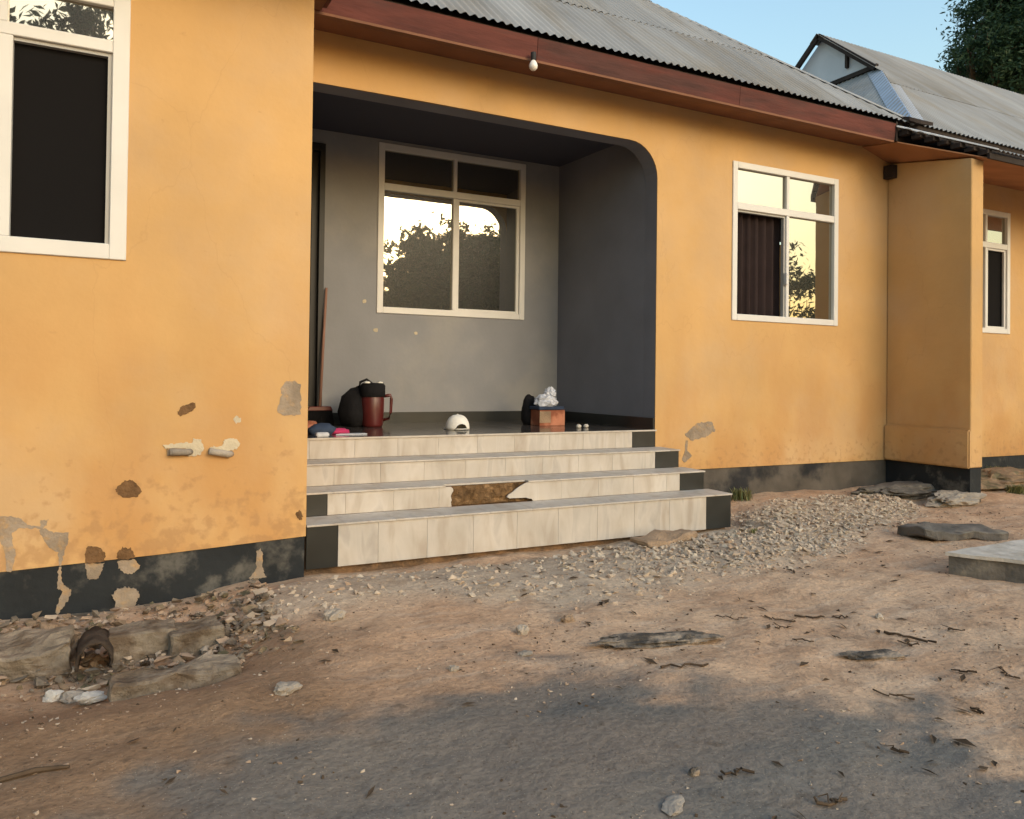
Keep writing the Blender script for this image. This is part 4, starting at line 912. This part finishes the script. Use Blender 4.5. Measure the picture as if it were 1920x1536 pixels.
# ------------------------------------------------------------------ weeds
def weed(u, v, h, nb, lab, seed):
    p = gnd(u, v); rn = random.Random(seed); V = []; F = []
    for i in range(nb):
        a = rn.uniform(0, 6.3); L_ = h*rn.uniform(.5, 1); w = rn.uniform(.002, .006); lean = rn.uniform(.2, .8); bx, by = rn.gauss(0, h*.4), rn.gauss(0, h*.25); c, s = math.cos(a), math.sin(a); k = len(V)
        V += [(bx-s*w, by+c*w, 0), (bx+s*w, by-c*w, 0), (bx+c*lean*L_*.5+s*w, by+s*lean*L_*.5-c*w, L_*.6), (bx+c*lean*L_*.5-s*w, by+s*lean*L_*.5+c*w, L_*.6), (bx+c*lean*L_, by+s*lean*L_, L_*.8)]
        F += [(k, k+1, k+2, k+3), (k+3, k+2, k+4)]
    o = meshobj('weed', V, F, M['weed'], loc=(p.x, p.y, gh(p.x, p.y)-.003)); tag(o, lab, 'weed')
weed(1388, 948, .15, 130, 'small green weed by the black end of the lowest step', 1)
weed(1870, 895, .20, 220, 'tuft of weeds behind the fin wall corner', 2)
weed(1905, 925, .13, 200, 'low dry weeds on the earth bank', 3)
weed(225, 1285, .07, 40, 'tiny green weed below the concrete ledge', 4)
weed(1410, 1000, .05, 20, 'sprig of grass poking through the gravel', 5)

# ------------------------------------------------------------------ trees
def tree(name, label, base, h, crowns, m, nleaf, ls, seed, trunk_r=.18, group=None):
    rn = random.Random(seed); t = thing(name, label, 'tree', group, loc=base); B = Vector(base)
    mb = MB(); mb.tube([(0, 0, -.2), (.05, .02, h*.2), (.0, .08, h*.42), (.1, .05, h*.6)], [trunk_r*1.3, trunk_r, trunk_r*.8, trunk_r*.5], 10)
    for (c, r) in crowns:
        c = Vector(c); m0 = Vector((.02, .05, h*.3)); mid = m0.lerp(c, .5)+Vector((rn.gauss(0, .2), rn.gauss(0, .2), .2)); mb.tube([m0, mid, c], [trunk_r*.45, trunk_r*.3, trunk_r*.12], 7)
        for _ in range(5):
            d = Vector((rn.gauss(0, 1), rn.gauss(0, 1), rn.gauss(.3, .8))).normalized(); mb.tube([mid.lerp(c, .7), c+d*max(r)*.45, c+d*max(r)*.85], [trunk_r*.13, trunk_r*.07, .008], 5)
    mb.build('trunk', M['bark'], t, smooth=True)
    V = []; F = []; tot = sum(r[0]*r[1]*r[2] for c, r in crowns)
    for (c, r) in crowns:
        c = Vector(c); k_ = int(nleaf*r[0]*r[1]*r[2]/tot); ncl = max(6, k_//28)
        for q in range(ncl):
            d = Vector((rn.gauss(0, 1), rn.gauss(0, 1), rn.gauss(0, 1))).normalized(); rad = rn.random()**.4
            rad *= 1+.30*noise.noise(d*2.2+Vector((seed, 0, 0)))+.10*noise.noise(d*6)
            cc = c+Vector((d.x*r[0], d.y*r[1], d.z*r[2]))*rad; cs = rn.uniform(.10, .24)*max(.8, max(r)/2.2)
            for _ in range(28):
                p = cc+Vector((rn.gauss(0, cs), rn.gauss(0, cs), rn.gauss(0, cs*.8))); a = Vector((rn.gauss(0, 1), rn.gauss(0, 1), rn.gauss(-.5, .7))).normalized(); b = a.cross(Vector((rn.gauss(0, 1), rn.gauss(0, 1), rn.gauss(0, 1)))).normalized()
                L_ = ls*rn.uniform(.7, 1.3); w = L_*.17; k = len(V); n_ = a.cross(b)*L_*.06
                V += [tuple(p-a*L_*.5), tuple(p+b*w+n_), tuple(p+a*L_*.5), tuple(p-b*w+n_)]; F.append((k, k+1, k+2, k+3))
    meshobj('crown', V, F, m, t); return t
# tree behind the roofs
TB = CAM+ray(1950, 70)*24; TB.z = 0
def tc(u, v, d, r): q = CAM+ray(u, v)*d-TB; return ((q.x, q.y, q.z), r)
tree('mango_tree', 'dense dark green mango tree rising behind the tin roofs', tuple(TB), 10,
     [tc(1960, 70, 24, (2.6, 2.6, 2.9)), tc(1850, 110, 23.5, (1.0, 1.2, .9)), tc(1815, 95, 23.5, (.55, .6, .5)), tc(1800, 120, 24, (.45, .5, .35)), tc(1870, 40, 24, (.9, 1.0, .8)), tc(1890, 160, 24.5, (1.5, 1.5, 1.2)), tc(1850, 190, 25, (1.1, 1.1, .8)), tc(1960, 200, 25, (2.4, 2.4, 1.6)), tc(1930, 120, 23, (1.3, 1.3, 1.3)), tc(1920, -30, 24, (1.6, 1.6, 1.3)), tc(2060, 60, 24.5, (2.6, 2.6, 2.6))], M['leaf'], 120000, .16, 3, .3)
# trees across the yard, seen mirrored in the windows
tree('yard_tree', 'broad dark tree across the yard mirrored in the porch window', (9.6, -29.0, 0), 9, [((1.2, 0, 6.2), (3.0, 2.8, 3.1)), ((3.6, .4, 6.0), (3.0, 2.8, 3.0)), ((-1.6, .3, 4.4), (1.9, 2.2, 2.6)), ((.9, .5, 2.6), (4.4, 2.6, 2.8)), ((6.4, 1.0, 4.8), (2.8, 2.6, 3.2))], M['leaf2'], 52000, .42, 8, .3)
tree('yard_tree', 'slim leafy sapling across the yard mirrored in the right window', (10.7, -8.4, 0), 4.4, [((.0, 0, 3.5), (.75, .75, .5)), ((-.35, .2, 4.1), (.4, .4, .45)), ((.5, 0, 2.75), (.6, .6, .35))], M['leaf2'], 1500, .17, 9, .06)
tree('yard_tree', 'tall spreading tree across the yard mirrored in the wing window', (-5.4, -14.5, 0), 9.2, [((0, 0, 6.9), (1.7, 1.7, 1.6)), ((.4, .3, 8.3), (.9, .9, .9)), ((-1.3, .2, 7.4), (.9, .9, .8))], M['leaf2'], 6500, .22, 10, .2)
